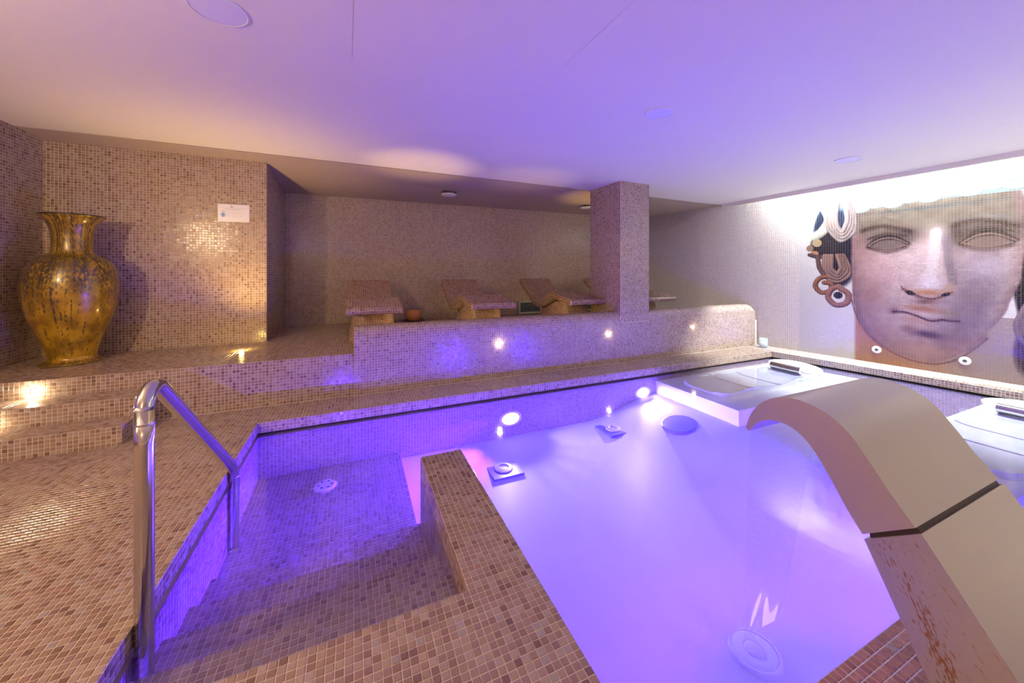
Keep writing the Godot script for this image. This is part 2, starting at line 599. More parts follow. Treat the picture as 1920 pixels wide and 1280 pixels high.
func platform_and_stairs() -> void:
	var o := structure("platform", "raised mosaic platform along the back that carries the loungers and the vase", "floor")
	var st := begin()
	cbox(st, Vector3(-2.9, -0.2, -6.65), Vector3(6.45, 0.4275, -4.14))
	part("platform_core", st, M.grout, o)
	var list := []
	var hole := func(p: Vector3) -> bool: return (Vector2(p.x, p.z) - Vector2(-1.105, -4.78)).length() < 0.045
	field(list, Vector3(-2.87, 0.4275, -5.26), Vector3.RIGHT, Vector3.BACK, 1.905, 1.12, Vector3.UP, 0.0, P, P, hole)
	field(list, Vector3(-0.965, 0.4275, -6.6), Vector3.RIGHT, Vector3.BACK, 1.0, 2.46, Vector3.UP, 0.0, P, P, hole)
	field(list, Vector3(0.035, 0.4275, -6.6), Vector3.RIGHT, Vector3.BACK, 6.2, 2.26, Vector3.UP)
	var hole2 := func(p: Vector3) -> bool: return (Vector2(p.x, p.y) - Vector2(-2.30, 0.345)).length() < 0.03
	field(list, Vector3(-1.575, 0.0, -4.14), Vector3.RIGHT, Vector3.UP, 1.585, 0.4275, Vector3.BACK)
	field(list, Vector3(-2.87, 0.286, -4.14), Vector3.RIGHT, Vector3.UP, 1.295, 0.1415, Vector3.BACK, 0.0, P, P, hole2)
	lay(list, o, 280)
	var s := structure("staircase", "two mosaic steps at the left leading up to the vase platform", "stairs")
	for k in 2:
		var z1: float = [-3.64, -3.875][k]
		var y0: float = 0.143 * k
		st = begin()
		cbox(st, Vector3(-2.88, y0 - (0.1 if k == 0 else 0.0), -4.139), Vector3(-1.575, y0 + 0.143, z1))
		part("step_core", st, M.grout, s)
	list = []
	var hole3 := func(p: Vector3) -> bool: return (Vector2(p.x, p.y) - Vector2(-2.405, 0.205)).length() < 0.03
	field(list, Vector3(-2.87, 0.0, -3.64), Vector3.RIGHT, Vector3.UP, 1.295, 0.143, Vector3.BACK)
	field(list, Vector3(-2.87, 0.143, -3.875), Vector3.RIGHT, Vector3.UP, 1.295, 0.143, Vector3.BACK, 0.0, P, P, hole3)
	field(list, Vector3(-2.87, 0.143, -3.875), Vector3.RIGHT, Vector3.BACK, 1.295, 0.235, Vector3.UP)
	field(list, Vector3(-2.87, 0.286, -4.139), Vector3.RIGHT, Vector3.BACK, 1.295, 0.264, Vector3.UP)
	field(list, Vector3(-1.575, 0.0, -4.139), Vector3.BACK, Vector3.UP, 0.499, 0.143, Vector3.RIGHT)
	field(list, Vector3(-1.575, 0.143, -4.139), Vector3.BACK, Vector3.UP, 0.264, 0.143, Vector3.RIGHT)
	lay(list, s, 300)

# rows of tiles along a profile of (z, y) points, its outside to the right of the way it goes, between x0 and x1
func rows(list: Array, prof: Array, x0: float, x1: float, pale := 0.0) -> void:
	var c := Curve2D.new()
	for p in prof: c.add_point(p)
	c.bake_interval = 0.004
	var len := c.get_baked_length()
	var n := maxi(1, roundi(len / P))
	var pv := len / n
	for j in n:
		var p := c.sample_baked(pv * (j + 0.5))
		var d := (c.sample_baked(minf(len, pv * (j + 0.9))) - c.sample_baked(maxf(0.0, pv * (j + 0.1)))).normalized()
		var nrm := Vector3(0, -d.x, d.y)
		var z := Vector3(0, d.y, d.x)
		var nu := roundi((x1 - x0) / P)
		var pu := (x1 - x0) / nu
		for i in nu:
			one_tile(list, Vector3(x0 + pu * (i + 0.5), p.y, p.x), Vector3.RIGHT, nrm, Vector3.RIGHT.cross(nrm), pu, pv, pale)

func arc(c: Vector2, r: float, from_deg: float, to_deg: float, n: int) -> Array:
	var out := []
	for i in n + 1:
		var a := deg_to_rad(lerpf(from_deg, to_deg, float(i) / n))
		out.append(c + Vector2(cos(a), sin(a)) * r)
	return out

func parapet_and_pillar() -> void:
	var o := structure("parapet", "low mosaic parapet with a rounded top between the pool and the loungers", "low wall")
	# cross-section (z, y): front face up, rounded top, back face down
	var prof := [Vector2(-4.12, 0.0), Vector2(-4.12, 0.60)]
	prof.append_array(arc(Vector2(-4.22, 0.60), 0.10, 0, 90, 8).slice(1))
	prof.append(Vector2(-4.30, 0.70))
	prof.append_array(arc(Vector2(-4.30, 0.66), 0.04, 90, 180, 4).slice(1))
	prof.append(Vector2(-4.34, 0.40))
	var xs := 0.01
	var xe := 6.38
	var st := begin()
	var groups := []
	for i in prof.size(): groups.append(3 if i > 0 and i < 15 else -1)
	extrude(st, prof, xs, xe - 0.13, groups)
	# the right end is rounded off in its own plane
	for k in 8:
		var a0 := PI / 2 * k / 8.0
		var a1 := PI / 2 * (k + 1) / 8.0
		var xa := xe - 0.13 + 0.13 * sin(a0)
		var xb := xe - 0.13 + 0.13 * sin(a1)
		var d := 0.13 * (1.0 - cos((a0 + a1) / 2))
		var pr := []
		for p in prof: pr.append(Vector2(p.x, p.y - (d if p.y > 0.45 else 0.0)))
		extrude(st, pr, xa, xb, groups)
	part("parapet_core", st, M.grout, o)
	var list := []
	var hole := func(p: Vector3) -> bool:
		for x in [1.62, 3.245, 4.88]:
			if (Vector2(p.x, p.y) - Vector2(x, 0.412)).length() < 0.03: return true
		return false
	field(list, Vector3(xs, 0.0, -4.12), Vector3.RIGHT, Vector3.UP, xe - xs, 0.60, Vector3.BACK, 0.1, P, P, hole)
	var top := prof.slice(1, prof.size() - 1)
	rows(list, top, xs, 3.45, 0.05)
	rows(list, top, 3.99, xe - 0.1, 0.2)
	for y in 25: one_tile(list, Vector3(xs, 0.4275 + P * (y + 0.5) if y < 8 else 0.0, -4.16), Vector3.BACK, Vector3.LEFT, Vector3.UP, P, P, 0.0)
	field(list, Vector3(xs, 0.4275, -4.33), Vector3.BACK, Vector3.UP, 0.17, 0.2, Vector3.LEFT)
	lay(list, o)
	var p := structure("pillar", "square mosaic pillar rising from the parapet to the ceiling", "pillar")
	st = begin()
	cbox(st, Vector3(3.462, 0.55, -4.84), Vector3(3.988, 2.7, -4.116), 0.006)
	part("pillar_core", st, M.grout, p)
	list = []
	field(list, Vector3(3.466, 0.56, -4.116), Vector3.RIGHT, Vector3.UP, 0.518, 2.0, Vector3.BACK, 0.05)
	field(list, Vector3(3.462, 0.43, -4.836), Vector3.BACK, Vector3.UP, 0.716, 2.13, Vector3.LEFT, 0.05)
	field(list, Vector3(3.988, 0.43, -4.836), Vector3.BACK, Vector3.UP, 0.716, 2.13, Vector3.RIGHT, 0.05)
	lay(list, p)

# ------------------------------------------------------------------ deck round the pool

func deck() -> void:
	var o := structure("floor", "terracotta mosaic deck at the left of the pool", "floor")
	var st := begin()
	cbox(st, Vector3(-2.9, -0.086, -3.7), Vector3(-0.741, -0.0005, 2.3))
	part("deck_core", st, M.grout, o)
	var list := []
	# the coping is notched where the near post of the handrail passes
	field(list, Vector3(-2.87, 0, -3.64), Vector3.RIGHT, Vector3.BACK, 2.129, 4.147, Vector3.UP)
	field(list, Vector3(-1.575, 0, -3.70), Vector3.RIGHT, Vector3.BACK, 0.834, 0.06, Vector3.UP)
	field(list, Vector3(-0.741, -0.086, -3.70), Vector3.BACK, Vector3.UP, 4.2, 0.0858, Vector3.RIGHT)
	lay(list, o, 300)
	var t := structure("trim_2", "mosaic coping along the far edge of the pool in front of the parapet", "coping")
	st = begin()
	cbox(st, Vector3(-2.9, -0.086, -4.15), Vector3(6.3, -0.0005, -3.7))
	part("coping_core", st, M.grout, t)
	list = []
	field(list, Vector3(-1.575, 0, -4.12), Vector3.RIGHT, Vector3.BACK, 1.585, 0.42, Vector3.UP)
	field(list, Vector3(0.01, 0, -4.10), Vector3.RIGHT, Vector3.BACK, 6.2, 0.40, Vector3.UP, 0.15)
	field(list, Vector3(-0.741, -0.086, -3.70), Vector3.RIGHT, Vector3.UP, 6.876, 0.0858, Vector3.BACK, 0.05)
	lay(list, t, 100)
	var r := structure("trim_3", "pale mosaic coping under the mural along the right edge of the pool", "coping")
	st = begin()
	var n := Vector3(-0.98744, 0, 0.15799)
	slab(st, [Vector2(rim_x(-4.15), -4.15), Vector2(rim_x(2.3), 2.3), Vector2(8.0, 2.3), Vector2(wall_x(-4.15) + 0.1, -4.15)], [-0.086, -0.086, -0.086, -0.086], [-0.0005, -0.0005, -0.0005, -0.0005])
	part("coping_core", st, M.pale_grout, r)
	list = []
	var c0 := Vector3(rim_x(-3.7), 0, -3.7)
	field(list, c0 - n * 0.425 - WALL_D * 0.45, n, WALL_D, 0.425, 3.8, Vector3.UP, 0.55)
	field(list, c0 + Vector3(0, -0.086, 0), WALL_D, Vector3.UP, 3.4, 0.0858, n, 0.25)
	lay(list, r, 200)
	# near side: the ledge the viewer stands on, its step edge and the fountain corner
	var e := structure("entry_ledge", "mosaic ledge in the foreground above the pool steps", "floor")
	st = begin()
	cbox(st, Vector3(-0.7405, -0.5, -1.43), Vector3(0.716, -0.0005, 2.3))
	part("ledge_core", st, M.grout, e)
	list = []
	field(list, Vector3(-0.741, 0, -1.43), Vector3.RIGHT, Vector3.BACK, 1.457, 1.716, Vector3.UP)
	field(list, Vector3(-0.741, -0.14, -1.43), Vector3.RIGHT, Vector3.UP, 1.17, 0.14, Vector3.FORWARD)
	lay(list, e, 300)
	var f := structure("fountain_ledge", "glossy red mosaic ledge under the steel spout at the lower right", "floor")
	st = begin()
	cbox(st, Vector3(0.7165, -0.9, -0.674), Vector3(7.2, -0.0005, 2.3))
	part("ledge_core", st, M.pale_grout, f)
	list = []
	field(list, Vector3(0.716, 0, -0.674), Vector3.RIGHT, Vector3.BACK, 2.4, 1.0, Vector3.UP, -1.0)
	field(list, Vector3(0.716, -0.6, -0.674), Vector3.RIGHT, Vector3.UP, 2.4, 0.6, Vector3.FORWARD)
	lay(list, f, 200)

# ------------------------------------------------------------------ the pool, its steps and divider

func pool() -> void:
	var st: SurfaceTool
	var list := []
	var q := P * 0.45        # underwater wall tiles squashed into thin rows, refraction put into their shape
	var o := structure("pool_basin", "pool basin with violet lit mosaic walls and a smooth pale floor", "pool")
	st = begin()
	cbox(st, Vector3(-1.2, -1.1, -4.0), Vector3(6.6, -0.122, -3.7))
	part("far_wall_core", st, M.grout, o)
	st = begin()
	cbox(st, Vector3(-1.2, -1.1, -3.7), Vector3(-0.741, -0.122, -1.0))
	part("side_wall_core", st, M.grout, o)
	# the slot of the overflow channel behind the copings
	st = begin()
	cbox(st, Vector3(-1.2, -0.121, -4.0), Vector3(6.6, -0.087, -3.78))
	cbox(st, Vector3(-1.2, -0.121, -3.78), Vector3(-0.80, -0.087, -0.9))
	part("overflow_channel", st, M.dark, o)
	st = begin()
	var g := WALL_N * -0.08
	var w0 := Vector3(rim_x(-3.9), 0, -3.9)
	var w1 := Vector3(rim_x(-0.5), 0, -0.5)
	slab(st, [Vector2(w0.x, w0.z), Vector2(w1.x, w1.z), Vector2(7.4, w1.z), Vector2(7.4, w0.z)], [-1.1, -1.1, -1.1, -1.1], [-0.122, -0.122, -0.122, -0.122])
	part("right_wall_core", st, M.pale_grout, o)
	st = begin()
	slab(st, [Vector2(w0.x - g.x + 0.14, w0.z), Vector2(w1.x - g.x + 0.14, w1.z), Vector2(7.4, w1.z), Vector2(7.4, w0.z)], [-0.121, -0.121, -0.121, -0.121], [-0.087, -0.087, -0.087, -0.087])
	part("overflow_channel", st, M.dark, o)
	st = begin()
	for i in 28:
		for j in 12:
			var xa := 0.40 + 0.25 * i
			var za := -3.75 + 0.2625 * j
			var c4 := []
			for d in [[0, 1], [1, 1], [1, 0], [0, 0]]:
				var x: float = xa + 0.25 * d[0]
				var z: float = za + 0.2625 * d[1]
				c4.append(Vector3(x, pool_floor(x, z), z))
			quad(st, c4[0], c4[1], c4[2], c4[3], 1)
	part("basin_floor", st, M.basin, o)
	var lights := func(p: Vector3) -> bool:
		for x in [1.59, 3.47]:
			if (Vector2(p.x, (p.y + 0.33) * 1.6) - Vector2(x, 0)).length() < 0.12: return true
		return false
	field(list, Vector3(-0.741, -0.56, -3.70), Vector3.RIGHT, Vector3.UP, 6.876, 0.44, Vector3.BACK, 0.1, P, q, lights)
	field(list, Vector3(-0.741, -0.56, -3.70), Vector3.BACK, Vector3.UP, 2.27, 0.44, Vector3.RIGHT, 0.0, P, q)
	var c0 := Vector3(rim_x(-3.7), -0.5, -3.7)
	field(list, c0, WALL_D, Vector3.UP, 3.0, 0.38, WALL_N, 0.4)
	lay(list, o)
	# entry platform and steps
	var s := structure("pool_steps", "mosaic steps going down into the violet water to a square platform", "stairs")
	var tops := [[-1.72, -0.155], [-2.005, -0.265], [-2.288, -0.365], [-2.586, -0.46]]
	var z0 := -1.43
	list = []
	for k in 4:
		st = begin()
		cbox(st, Vector3(-0.741, -1.0, tops[k][0]), Vector3(0.43, tops[k][1], z0))
		part("step_core", st, M.grout, s)
		field(list, Vector3(-0.741, tops[k][1], tops[k][0]), Vector3.RIGHT, Vector3.BACK, 1.171, z0 - tops[k][0], Vector3.UP)
		var dy: float = tops[k][1] - (tops[k + 1][1] if k < 3 else -0.525)
		field(list, Vector3(-0.741, tops[k][1] - dy, tops[k][0]), Vector3.RIGHT, Vector3.UP, 1.171, dy, Vector3.FORWARD)
		z0 = tops[k][0]
	st = begin()
	slab(st, [Vector2(-0.741, -2.586), Vector2(0.42, -2.586), Vector2(0.42, -3.7), Vector2(-0.741, -3.7)], [-1, -1, -1, -1], [-0.525, -0.525, -0.482, -0.482])
	part("platform_core", st, M.grout, s)
	var down := Vector3(0, -0.043, 1.114).normalized()
	var nn := Vector3(0, 1.114, 0.043).normalized()
	var drain := func(p: Vector3) -> bool: return (Vector2(p.x, p.z) - Vector2(-0.213, -3.40)).length() < 0.09
	field(list, Vector3(-0.741, -0.482, -3.7), Vector3.RIGHT, down, 1.161, 1.115, nn, 0.1, P, P, drain)
	field(list, Vector3(0.42, -0.72, -3.7), Vector3.BACK, Vector3.UP, 1.114, 0.2, Vector3.RIGHT)
	lay(list, s, 300)
	# the divider between steps and pool
	var d := structure("pool_divider", "low mosaic divider wall standing between the pool steps and the main pool", "low wall")
	st = begin()
	cbox(st, Vector3(0.43, -1.0, -2.58), Vector3(0.7155, -0.0005, -1.429))
	cbox(st, Vector3(0.43, -1.0, -1.43), Vector3(0.7155, -0.001, -0.67))
	part("divider_core", st, M.grout, d)
	list = []
	field(list, Vector3(0.43, 0, -2.58), Vector3.RIGHT, Vector3.BACK, 0.2855, 1.15, Vector3.UP)
	field(list, Vector3(0.43, -0.56, -2.58), Vector3.BACK, Vector3.UP, 1.15, 0.56, Vector3.LEFT)
	field(list, Vector3(0.7155, -0.75, -2.58), Vector3.BACK, Vector3.UP, 1.90, 0.75, Vector3.RIGHT)
	field(list, Vector3(0.43, -0.56, -2.58), Vector3.RIGHT, Vector3.UP, 0.2855, 0.56, Vector3.FORWARD)
	lay(list, d, 300)
	# the white benches of the massage loungers
	for k in 2:
		var zf: float = [-3.7, -1.62][k]
		var zn: float = [-2.56, -0.86][k]
		var b := structure("pool_bench", ["smooth pale bench in the far right corner of the pool", "smooth pale bench in the pool behind the steel spout"][k], "bench")
		st = begin()
		slab(st, [Vector2(3.70, zn), Vector2(rim_x(zn) - 0.005, zn), Vector2(rim_x(zf) - 0.005, zf), Vector2(3.70, zf)], [-0.9, -0.9, -0.9, -0.9], [-0.175, -0.175, -0.175, -0.175])
		part("bench_block", st, mat(rgb(244, 248, 250), 0.5), b)

func water() -> void:
	var st := begin()
	for r in [[-0.741, 0.43, -3.76, -1.43], [0.43, 0.716, -3.76, -2.58]]:
		quad(st, Vector3(r[0], WATER, r[3]), Vector3(r[1], WATER, r[3]), Vector3(r[1], WATER, r[2]), Vector3(r[0], WATER, r[2]))
	quad(st, Vector3(0.716, WATER, -0.674), Vector3(rim_x(-0.674) + 0.04, WATER, -0.674), Vector3(rim_x(-3.76) + 0.04, WATER, -3.76), Vector3(0.716, WATER, -3.76))
	var o := part("pool_water", st, M.water, self)
	tag(o, "clear pool water glowing violet", "water", "", "stuff")

# ------------------------------------------------------------------ the mural

const MS0 := 0.46
const MW := 2.54
const MH := 2.745
const RES := 280.0
var cr := PackedFloat32Array()
var cg := PackedFloat32Array()
var cb := PackedFloat32Array()
var cw := 0
var ch := 0

func mix_px(i: int, r: float, g: float, b: float, a: float) -> void:
	cr[i] += (r - cr[i]) * a
	cg[i] += (g - cg[i]) * a
	cb[i] += (b - cb[i]) * a

# a soft spot at (s, y) with radii, turned by deg
func blob(s: float, y: float, rs: float, ry: float, col: Vector3, a := 1.0, deg := 0.0, hard := 1.0) -> void:
	var R := maxf(rs, ry) * (1.8 if hard <= 1.0 else 1.15)
	var x0 := maxi(0, int((s - MS0 - R) * RES))
	var x1 := mini(cw - 1, int((s - MS0 + R) * RES))
	var y0 := maxi(0, int((MH - y - R) * RES))
	var y1 := mini(ch - 1, int((MH - y + R) * RES))
	var co := cos(deg_to_rad(deg))
	var si := sin(deg_to_rad(deg))
	for py in range(y0, y1 + 1):
		var dy := MH - py / RES - y
		for px in range(x0, x1 + 1):
			var dx := px / RES + MS0 - s
			var u := (dx * co + dy * si) / rs
			var v := (dy * co - dx * si) / ry
			var d := u * u + v * v
			var k := exp(-d * 1.6) if hard <= 1.0 else clampf((1.0 - sqrt(d)) * hard + 0.5, 0.0, 1.0)
			if k > 0.01: mix_px(py * cw + px, col.x, col.y, col.z, a * k)

# a rounded lock: a tube along points, lit from the upper left
func lock(pts: Array, r: float, lit: Vector3, dim: Vector3, a := 1.0) -> void:
	var p3 := []
	for p in pts: p3.append(Vector3(p.x, p.y, 0))
	var line := smooth_curve(p3, 0.012)
	for i in line.size():
		var c: Vector3 = line[i]
		var d: Vector3 = (line[mini(i + 1, line.size() - 1)] - line[maxi(i - 1, 0)]).normalized()
		var nrm := Vector2(-d.y, d.x)
		var x0 := maxi(0, int((c.x - MS0 - r) * RES))
		var x1 := mini(cw - 1, int((c.x - MS0 + r) * RES))
		var y0 := maxi(0, int((MH - c.y - r) * RES))
		var y1 := mini(ch - 1, int((MH - c.y + r) * RES))
		for py in range(y0, y1 + 1):
			for px in range(x0, x1 + 1):
				var v := Vector2(px / RES + MS0 - c.x, MH - py / RES - c.y)
				if v.length() > r: continue
				var t := v.dot(nrm) / r
				var z := sqrt(maxf(0.0, 1.0 - t * t))
				var light := clampf(0.25 + 0.55 * z + 0.45 * (nrm * t).dot(Vector2(-0.5, 0.75)), 0.0, 1.0)
				light *= smoothstep(0.0, 0.5, z)
				var col := dim.lerp(lit, light)
				mix_px(py * cw + px, col.x, col.y, col.z, a)

# a soft line along points
func smudge(pts: Array, r: float, col: Vector3, a: float) -> void:
	var p3 := []
	for p in pts: p3.append(Vector3(p.x, p.y, 0))
	for p in smooth_curve(p3, r * 0.55): blob(p.x, p.y, r, r, col, a)

func at_table(tab: Array, y: float) -> float:
	for i in tab.size() - 1:
		if y <= tab[i].x and y >= tab[i + 1].x:
			var f: float = (tab[i].x - y) / (tab[i].x - tab[i + 1].x)
			f = f * f * (3.0 - 2.0 * f) * 0.4 + f * 0.6
			return lerpf(tab[i].y, tab[i + 1].y, f)
	return tab[0].y if y > tab[0].x else tab[tab.size() - 1].y

func paint() -> ImageTexture:
	cw = int(MW * RES)
	ch = int(MH * RES)
	cr.resize(cw * ch); cg.resize(cw * ch); cb.resize(cw * ch)
	cr.fill(234); cg.fill(227); cb.fill(224)
	var n := FastNoiseLite.new()
	n.seed = 3
	n.frequency = 0.03
	n.fractal_octaves = 4
	# neck
	for py in range(int((MH - 0.75) * RES), ch):
		for px in range(int((1.12 - MS0) * RES), cw):
			var s := px / RES + MS0
			var k := clampf((s - 1.12) / 0.03, 0.0, 1.0)
			var c := Vector3(206, 158, 124).lerp(Vector3(190, 172, 168), smoothstep(1.6, 2.3, s))
			mix_px(py * cw + px, c.x, c.y, c.z, k)
	# dark mass behind the locks, left and right
	blob(0.95, 1.95, 0.30, 0.42, Vector3(84, 92, 112), 1.0, 0, 5.0)
	blob(0.96, 1.45, 0.19, 0.40, Vector3(78, 78, 92), 1.0, 0, 5.0)
	blob(0.80, 1.68, 0.19, 0.20, Vector3(92, 88, 92), 1.0, 0, 5.0)
	blob(2.62, 1.15, 0.14, 1.0, Vector3(74, 70, 76), 1.0, 6, 5.0)
	blob(2.64, 0.45, 0.14, 0.34, Vector3(120, 104, 108), 1.0, -8, 4.0)
	blob(1.86, 2.42, 1.05, 0.34, Vector3(150, 165, 172), 1.0, 2, 5.0)
	# the face
	var left := [Vector2(2.2, 1.13), Vector2(1.97, 1.09), Vector2(1.35, 1.085), Vector2(0.88, 1.10), Vector2(0.64, 1.15), Vector2(0.42, 1.25), Vector2(0.28, 1.38), Vector2(0.17, 1.56), Vector2(0.11, 1.86)]
	var right := [Vector2(2.2, 2.56), Vector2(1.8, 2.60), Vector2(1.22, 2.555), Vector2(0.85, 2.46), Vector2(0.52, 2.31), Vector2(0.36, 2.21), Vector2(0.25, 2.09), Vector2(0.15, 1.95), Vector2(0.11, 1.86)]
	for py in range(int((MH - 2.2) * RES), int((MH - 0.11) * RES)):
		var y := MH - py / RES
		var l := at_table(left, y)
		var r := at_table(right, y)
		for px in range(maxi(0, int((l - MS0) * RES)), mini(cw, int((r - MS0) * RES))):
			var s := px / RES + MS0
			var t := (s - l) / maxf(0.01, r - l) * 2.0 - 1.0
			var edge := clampf(minf(s - l, r - s) / 0.02, 0.0, 1.0)
			var c := Vector3(182, 150, 148).lerp(Vector3(208, 184, 186), smoothstep(-1.0, -0.2, t))
			c = c.lerp(Vector3(164, 146, 158), smoothstep(0.05, 0.55, t))
			c = c.lerp(Vector3(190, 172, 172), smoothstep(0.7, 1.0, t))
			c = c.lerp(Vector3(186, 150, 134), smoothstep(0.75, 0.2, y) * 0.75)
			c = c.lerp(Vector3(126, 118, 108), smoothstep(1.62, 1.95, y) * 0.9)
			var turnaway := smoothstep(0.82, 1.0, absf(t))
			c = c.lerp(Vector3(150, 122, 128), turnaway * 0.6)
			c += Vector3.ONE * n.get_noise_2d(px, py) * 16.0
			mix_px(py * cw + px, c.x, c.y, c.z, edge)
	# under the jaw
	lock([Vector2(1.10, 0.86), Vector2(1.16, 0.62), Vector2(1.30, 0.36), Vector2(1.56, 0.16), Vector2(1.86, 0.10), Vector2(2.10, 0.22), Vector2(2.31, 0.50)], 0.012, Vector3(150, 116, 112), Vector3(104, 80, 86), 0.5)
	# brow shadow and eye hollows
	blob(1.48, 1.72, 0.30, 0.15, Vector3(88, 78, 76), 0.95)
	blob(1.66, 1.78, 0.16, 0.10, Vector3(104, 92, 92), 0.7)
	blob(2.30, 1.72, 0.30, 0.16, Vector3(74, 72, 74), 0.95)
	blob(2.08, 1.74, 0.09, 0.20, Vector3(92, 84, 84), 0.8)
	blob(1.46, 1.91, 0.30, 0.05, Vector3(150, 130, 120), 0.6)
	blob(2.30, 1.92, 0.24, 0.05, Vector3(150, 146, 150), 0.6)
	# eyeballs and lids
	for e in [[1.47, 1.66, 0.0], [2.31, 1.65, 2.0]]:
		smudge([Vector2(e[0] - 0.26, e[1] + 0.20), Vector2(e[0] - 0.05, e[1] + 0.25), Vector2(e[0] + 0.22, e[1] + 0.15)], 0.04, Vector3(78, 68, 66), 0.30)
		smudge([Vector2(e[0] - 0.20, e[1] - 0.03), Vector2(e[0] - 0.08, e[1] + 0.075), Vector2(e[0] + 0.06, e[1] + 0.085), Vector2(e[0] + 0.20, e[1] - 0.01)], 0.026, Vector3(52, 44, 48), 0.4)
		smudge([Vector2(e[0] - 0.18, e[1] - 0.05), Vector2(e[0], e[1] - 0.11), Vector2(e[0] + 0.18, e[1] - 0.05)], 0.03, Vector3(78, 66, 66), 0.25)
		blob(e[0], e[1], 0.15, 0.055, Vector3(132, 118, 116), 0.9, e[2], 4.0)
		lock([Vector2(e[0] - 0.19, e[1] - 0.02), Vector2(e[0] - 0.08, e[1] + 0.06), Vector2(e[0] + 0.05, e[1] + 0.075), Vector2(e[0] + 0.19, e[1] - 0.005)], 0.016, Vector3(150, 132, 128), Vector3(60, 50, 54), 0.85)
		lock([Vector2(e[0] - 0.17, e[1] - 0.03), Vector2(e[0], e[1] - 0.075), Vector2(e[0] + 0.16, e[1] - 0.035)], 0.014, Vector3(156, 136, 128), Vector3(70, 58, 60), 0.8)
		lock([Vector2(e[0] - 0.20, e[1] + 0.08), Vector2(e[0], e[1] + 0.15), Vector2(e[0] + 0.18, e[1] + 0.10)], 0.010, Vector3(120, 106, 102), Vector3(56, 48, 52), 0.7)
	# cheeks
	blob(1.42, 1.25, 0.24, 0.24, Vector3(216, 178, 180), 0.6)
	blob(2.30, 1.33, 0.18, 0.18, Vector3(196, 184, 206), 0.5)
	blob(1.32, 0.95, 0.16, 0.22, Vector3(178, 142, 132), 0.5)
	blob(2.20, 0.95, 0.14, 0.24, Vector3(154, 130, 140), 0.55)
	# nose
	lock([Vector2(1.99, 1.70), Vector2(2.02, 1.40), Vector2(2.05, 1.14)], 0.04, Vector3(146, 134, 146), Vector3(132, 120, 132), 0.2)
	smudge([Vector2(2.00, 1.72), Vector2(2.02, 1.45), Vector2(2.05, 1.18)], 0.07, Vector3(134, 120, 132), 0.16)
	lock([Vector2(1.91, 1.80), Vector2(1.89, 1.45), Vector2(1.86, 1.16)], 0.05, Vector3(216, 200, 204), Vector3(206, 188, 190), 0.25)
	smudge([Vector2(1.92, 1.86), Vector2(1.90, 1.6), Vector2(1.88, 1.35), Vector2(1.86, 1.15)], 0.085, Vector3(222, 206, 212), 0.16)
	blob(1.86, 1.12, 0.13, 0.11, Vector3(226, 210, 222), 0.85)
	blob(1.66, 1.09, 0.07, 0.08, Vector3(206, 178, 176), 0.8)
	blob(2.02, 1.08, 0.055, 0.075, Vector3(192, 160, 142), 0.8)
	blob(1.84, 1.015, 0.19, 0.045, Vector3(190, 138, 104), 0.85)
	lock([Vector2(1.60, 1.09), Vector2(1.63, 1.03), Vector2(1.70, 0.995), Vector2(1.79, 0.95), Vector2(1.88, 0.935), Vector2(1.95, 0.965), Vector2(2.00, 1.00), Vector2(2.05, 1.03)], 0.010, Vector3(124, 90, 80), Vector3(84, 62, 66), 0.35)
	smudge([Vector2(1.62, 1.05), Vector2(1.70, 0.99), Vector2(1.79, 0.945), Vector2(1.88, 0.928), Vector2(1.95, 0.96), Vector2(2.02, 1.01)], 0.028, Vector3(110, 76, 72), 0.22)
	blob(1.685, 1.00, 0.045, 0.026, Vector3(44, 34, 52), 1.0, -25, 3.0)
	blob(1.99, 0.995, 0.038, 0.020, Vector3(52, 40, 54), 1.0, 25, 3.0)
	blob(1.82, 0.89, 0.14, 0.045, Vector3(132, 98, 92), 0.75)
	# mouth
	blob(1.80, 0.80, 0.24, 0.05, Vector3(178, 126, 98), 0.75, -6)
	blob(2.02, 0.77, 0.10, 0.05, Vector3(164, 144, 132), 0.7)
	blob(1.53, 0.76, 0.06, 0.07, Vector3(132, 100, 102), 0.6)
	blob(1.72, 0.64, 0.17, 0.055, Vector3(204, 164, 154), 0.85, -8)
	blob(1.98, 0.62, 0.11, 0.05, Vector3(186, 164, 172), 0.7, 4)
	lock([Vector2(1.52, 0.735), Vector2(1.63, 0.742), Vector2(1.75, 0.70), Vector2(1.84, 0.655), Vector2(1.91, 0.655), Vector2(1.96, 0.678), Vector2(2.03, 0.662), Vector2(2.10, 0.672)], 0.009, Vector3(112, 78, 82), Vector3(76, 54, 64), 0.6)
	smudge([Vector2(1.53, 0.735), Vector2(1.63, 0.74), Vector2(1.75, 0.70), Vector2(1.86, 0.655), Vector2(1.96, 0.675), Vector2(2.09, 0.67)], 0.024, Vector3(104, 72, 78), 0.20)
	blob(1.84, 0.475, 0.20, 0.055, Vector3(104, 84, 106), 0.85, -6)
	blob(1.66, 0.53, 0.08, 0.05, Vector3(150, 112, 100), 0.6)
	blob(1.84, 0.27, 0.18, 0.10, Vector3(204, 168, 152), 0.7)
	# fringe of curls along the forehead
	var cream := Vector3(226, 230, 220)
	var sage := Vector3(104, 120, 124)
	for k in 9:
		var s := 1.18 + 0.165 * k
		var y := 2.16 + 0.012 * k + (0.03 if k % 2 else 0.0)
		lock([Vector2(s - 0.03, y + 0.40), Vector2(s - 0.11, y + 0.20), Vector2(s - 0.05, y + 0.03), Vector2(s + 0.06, y + 0.02), Vector2(s + 0.10, y + 0.14), Vector2(s + 0.04, y + 0.20)], 0.050, cream, sage)
		lock([Vector2(s + 0.03, y + 0.42), Vector2(s - 0.02, y + 0.24), Vector2(s + 0.01, y + 0.13)], 0.040, cream, sage)
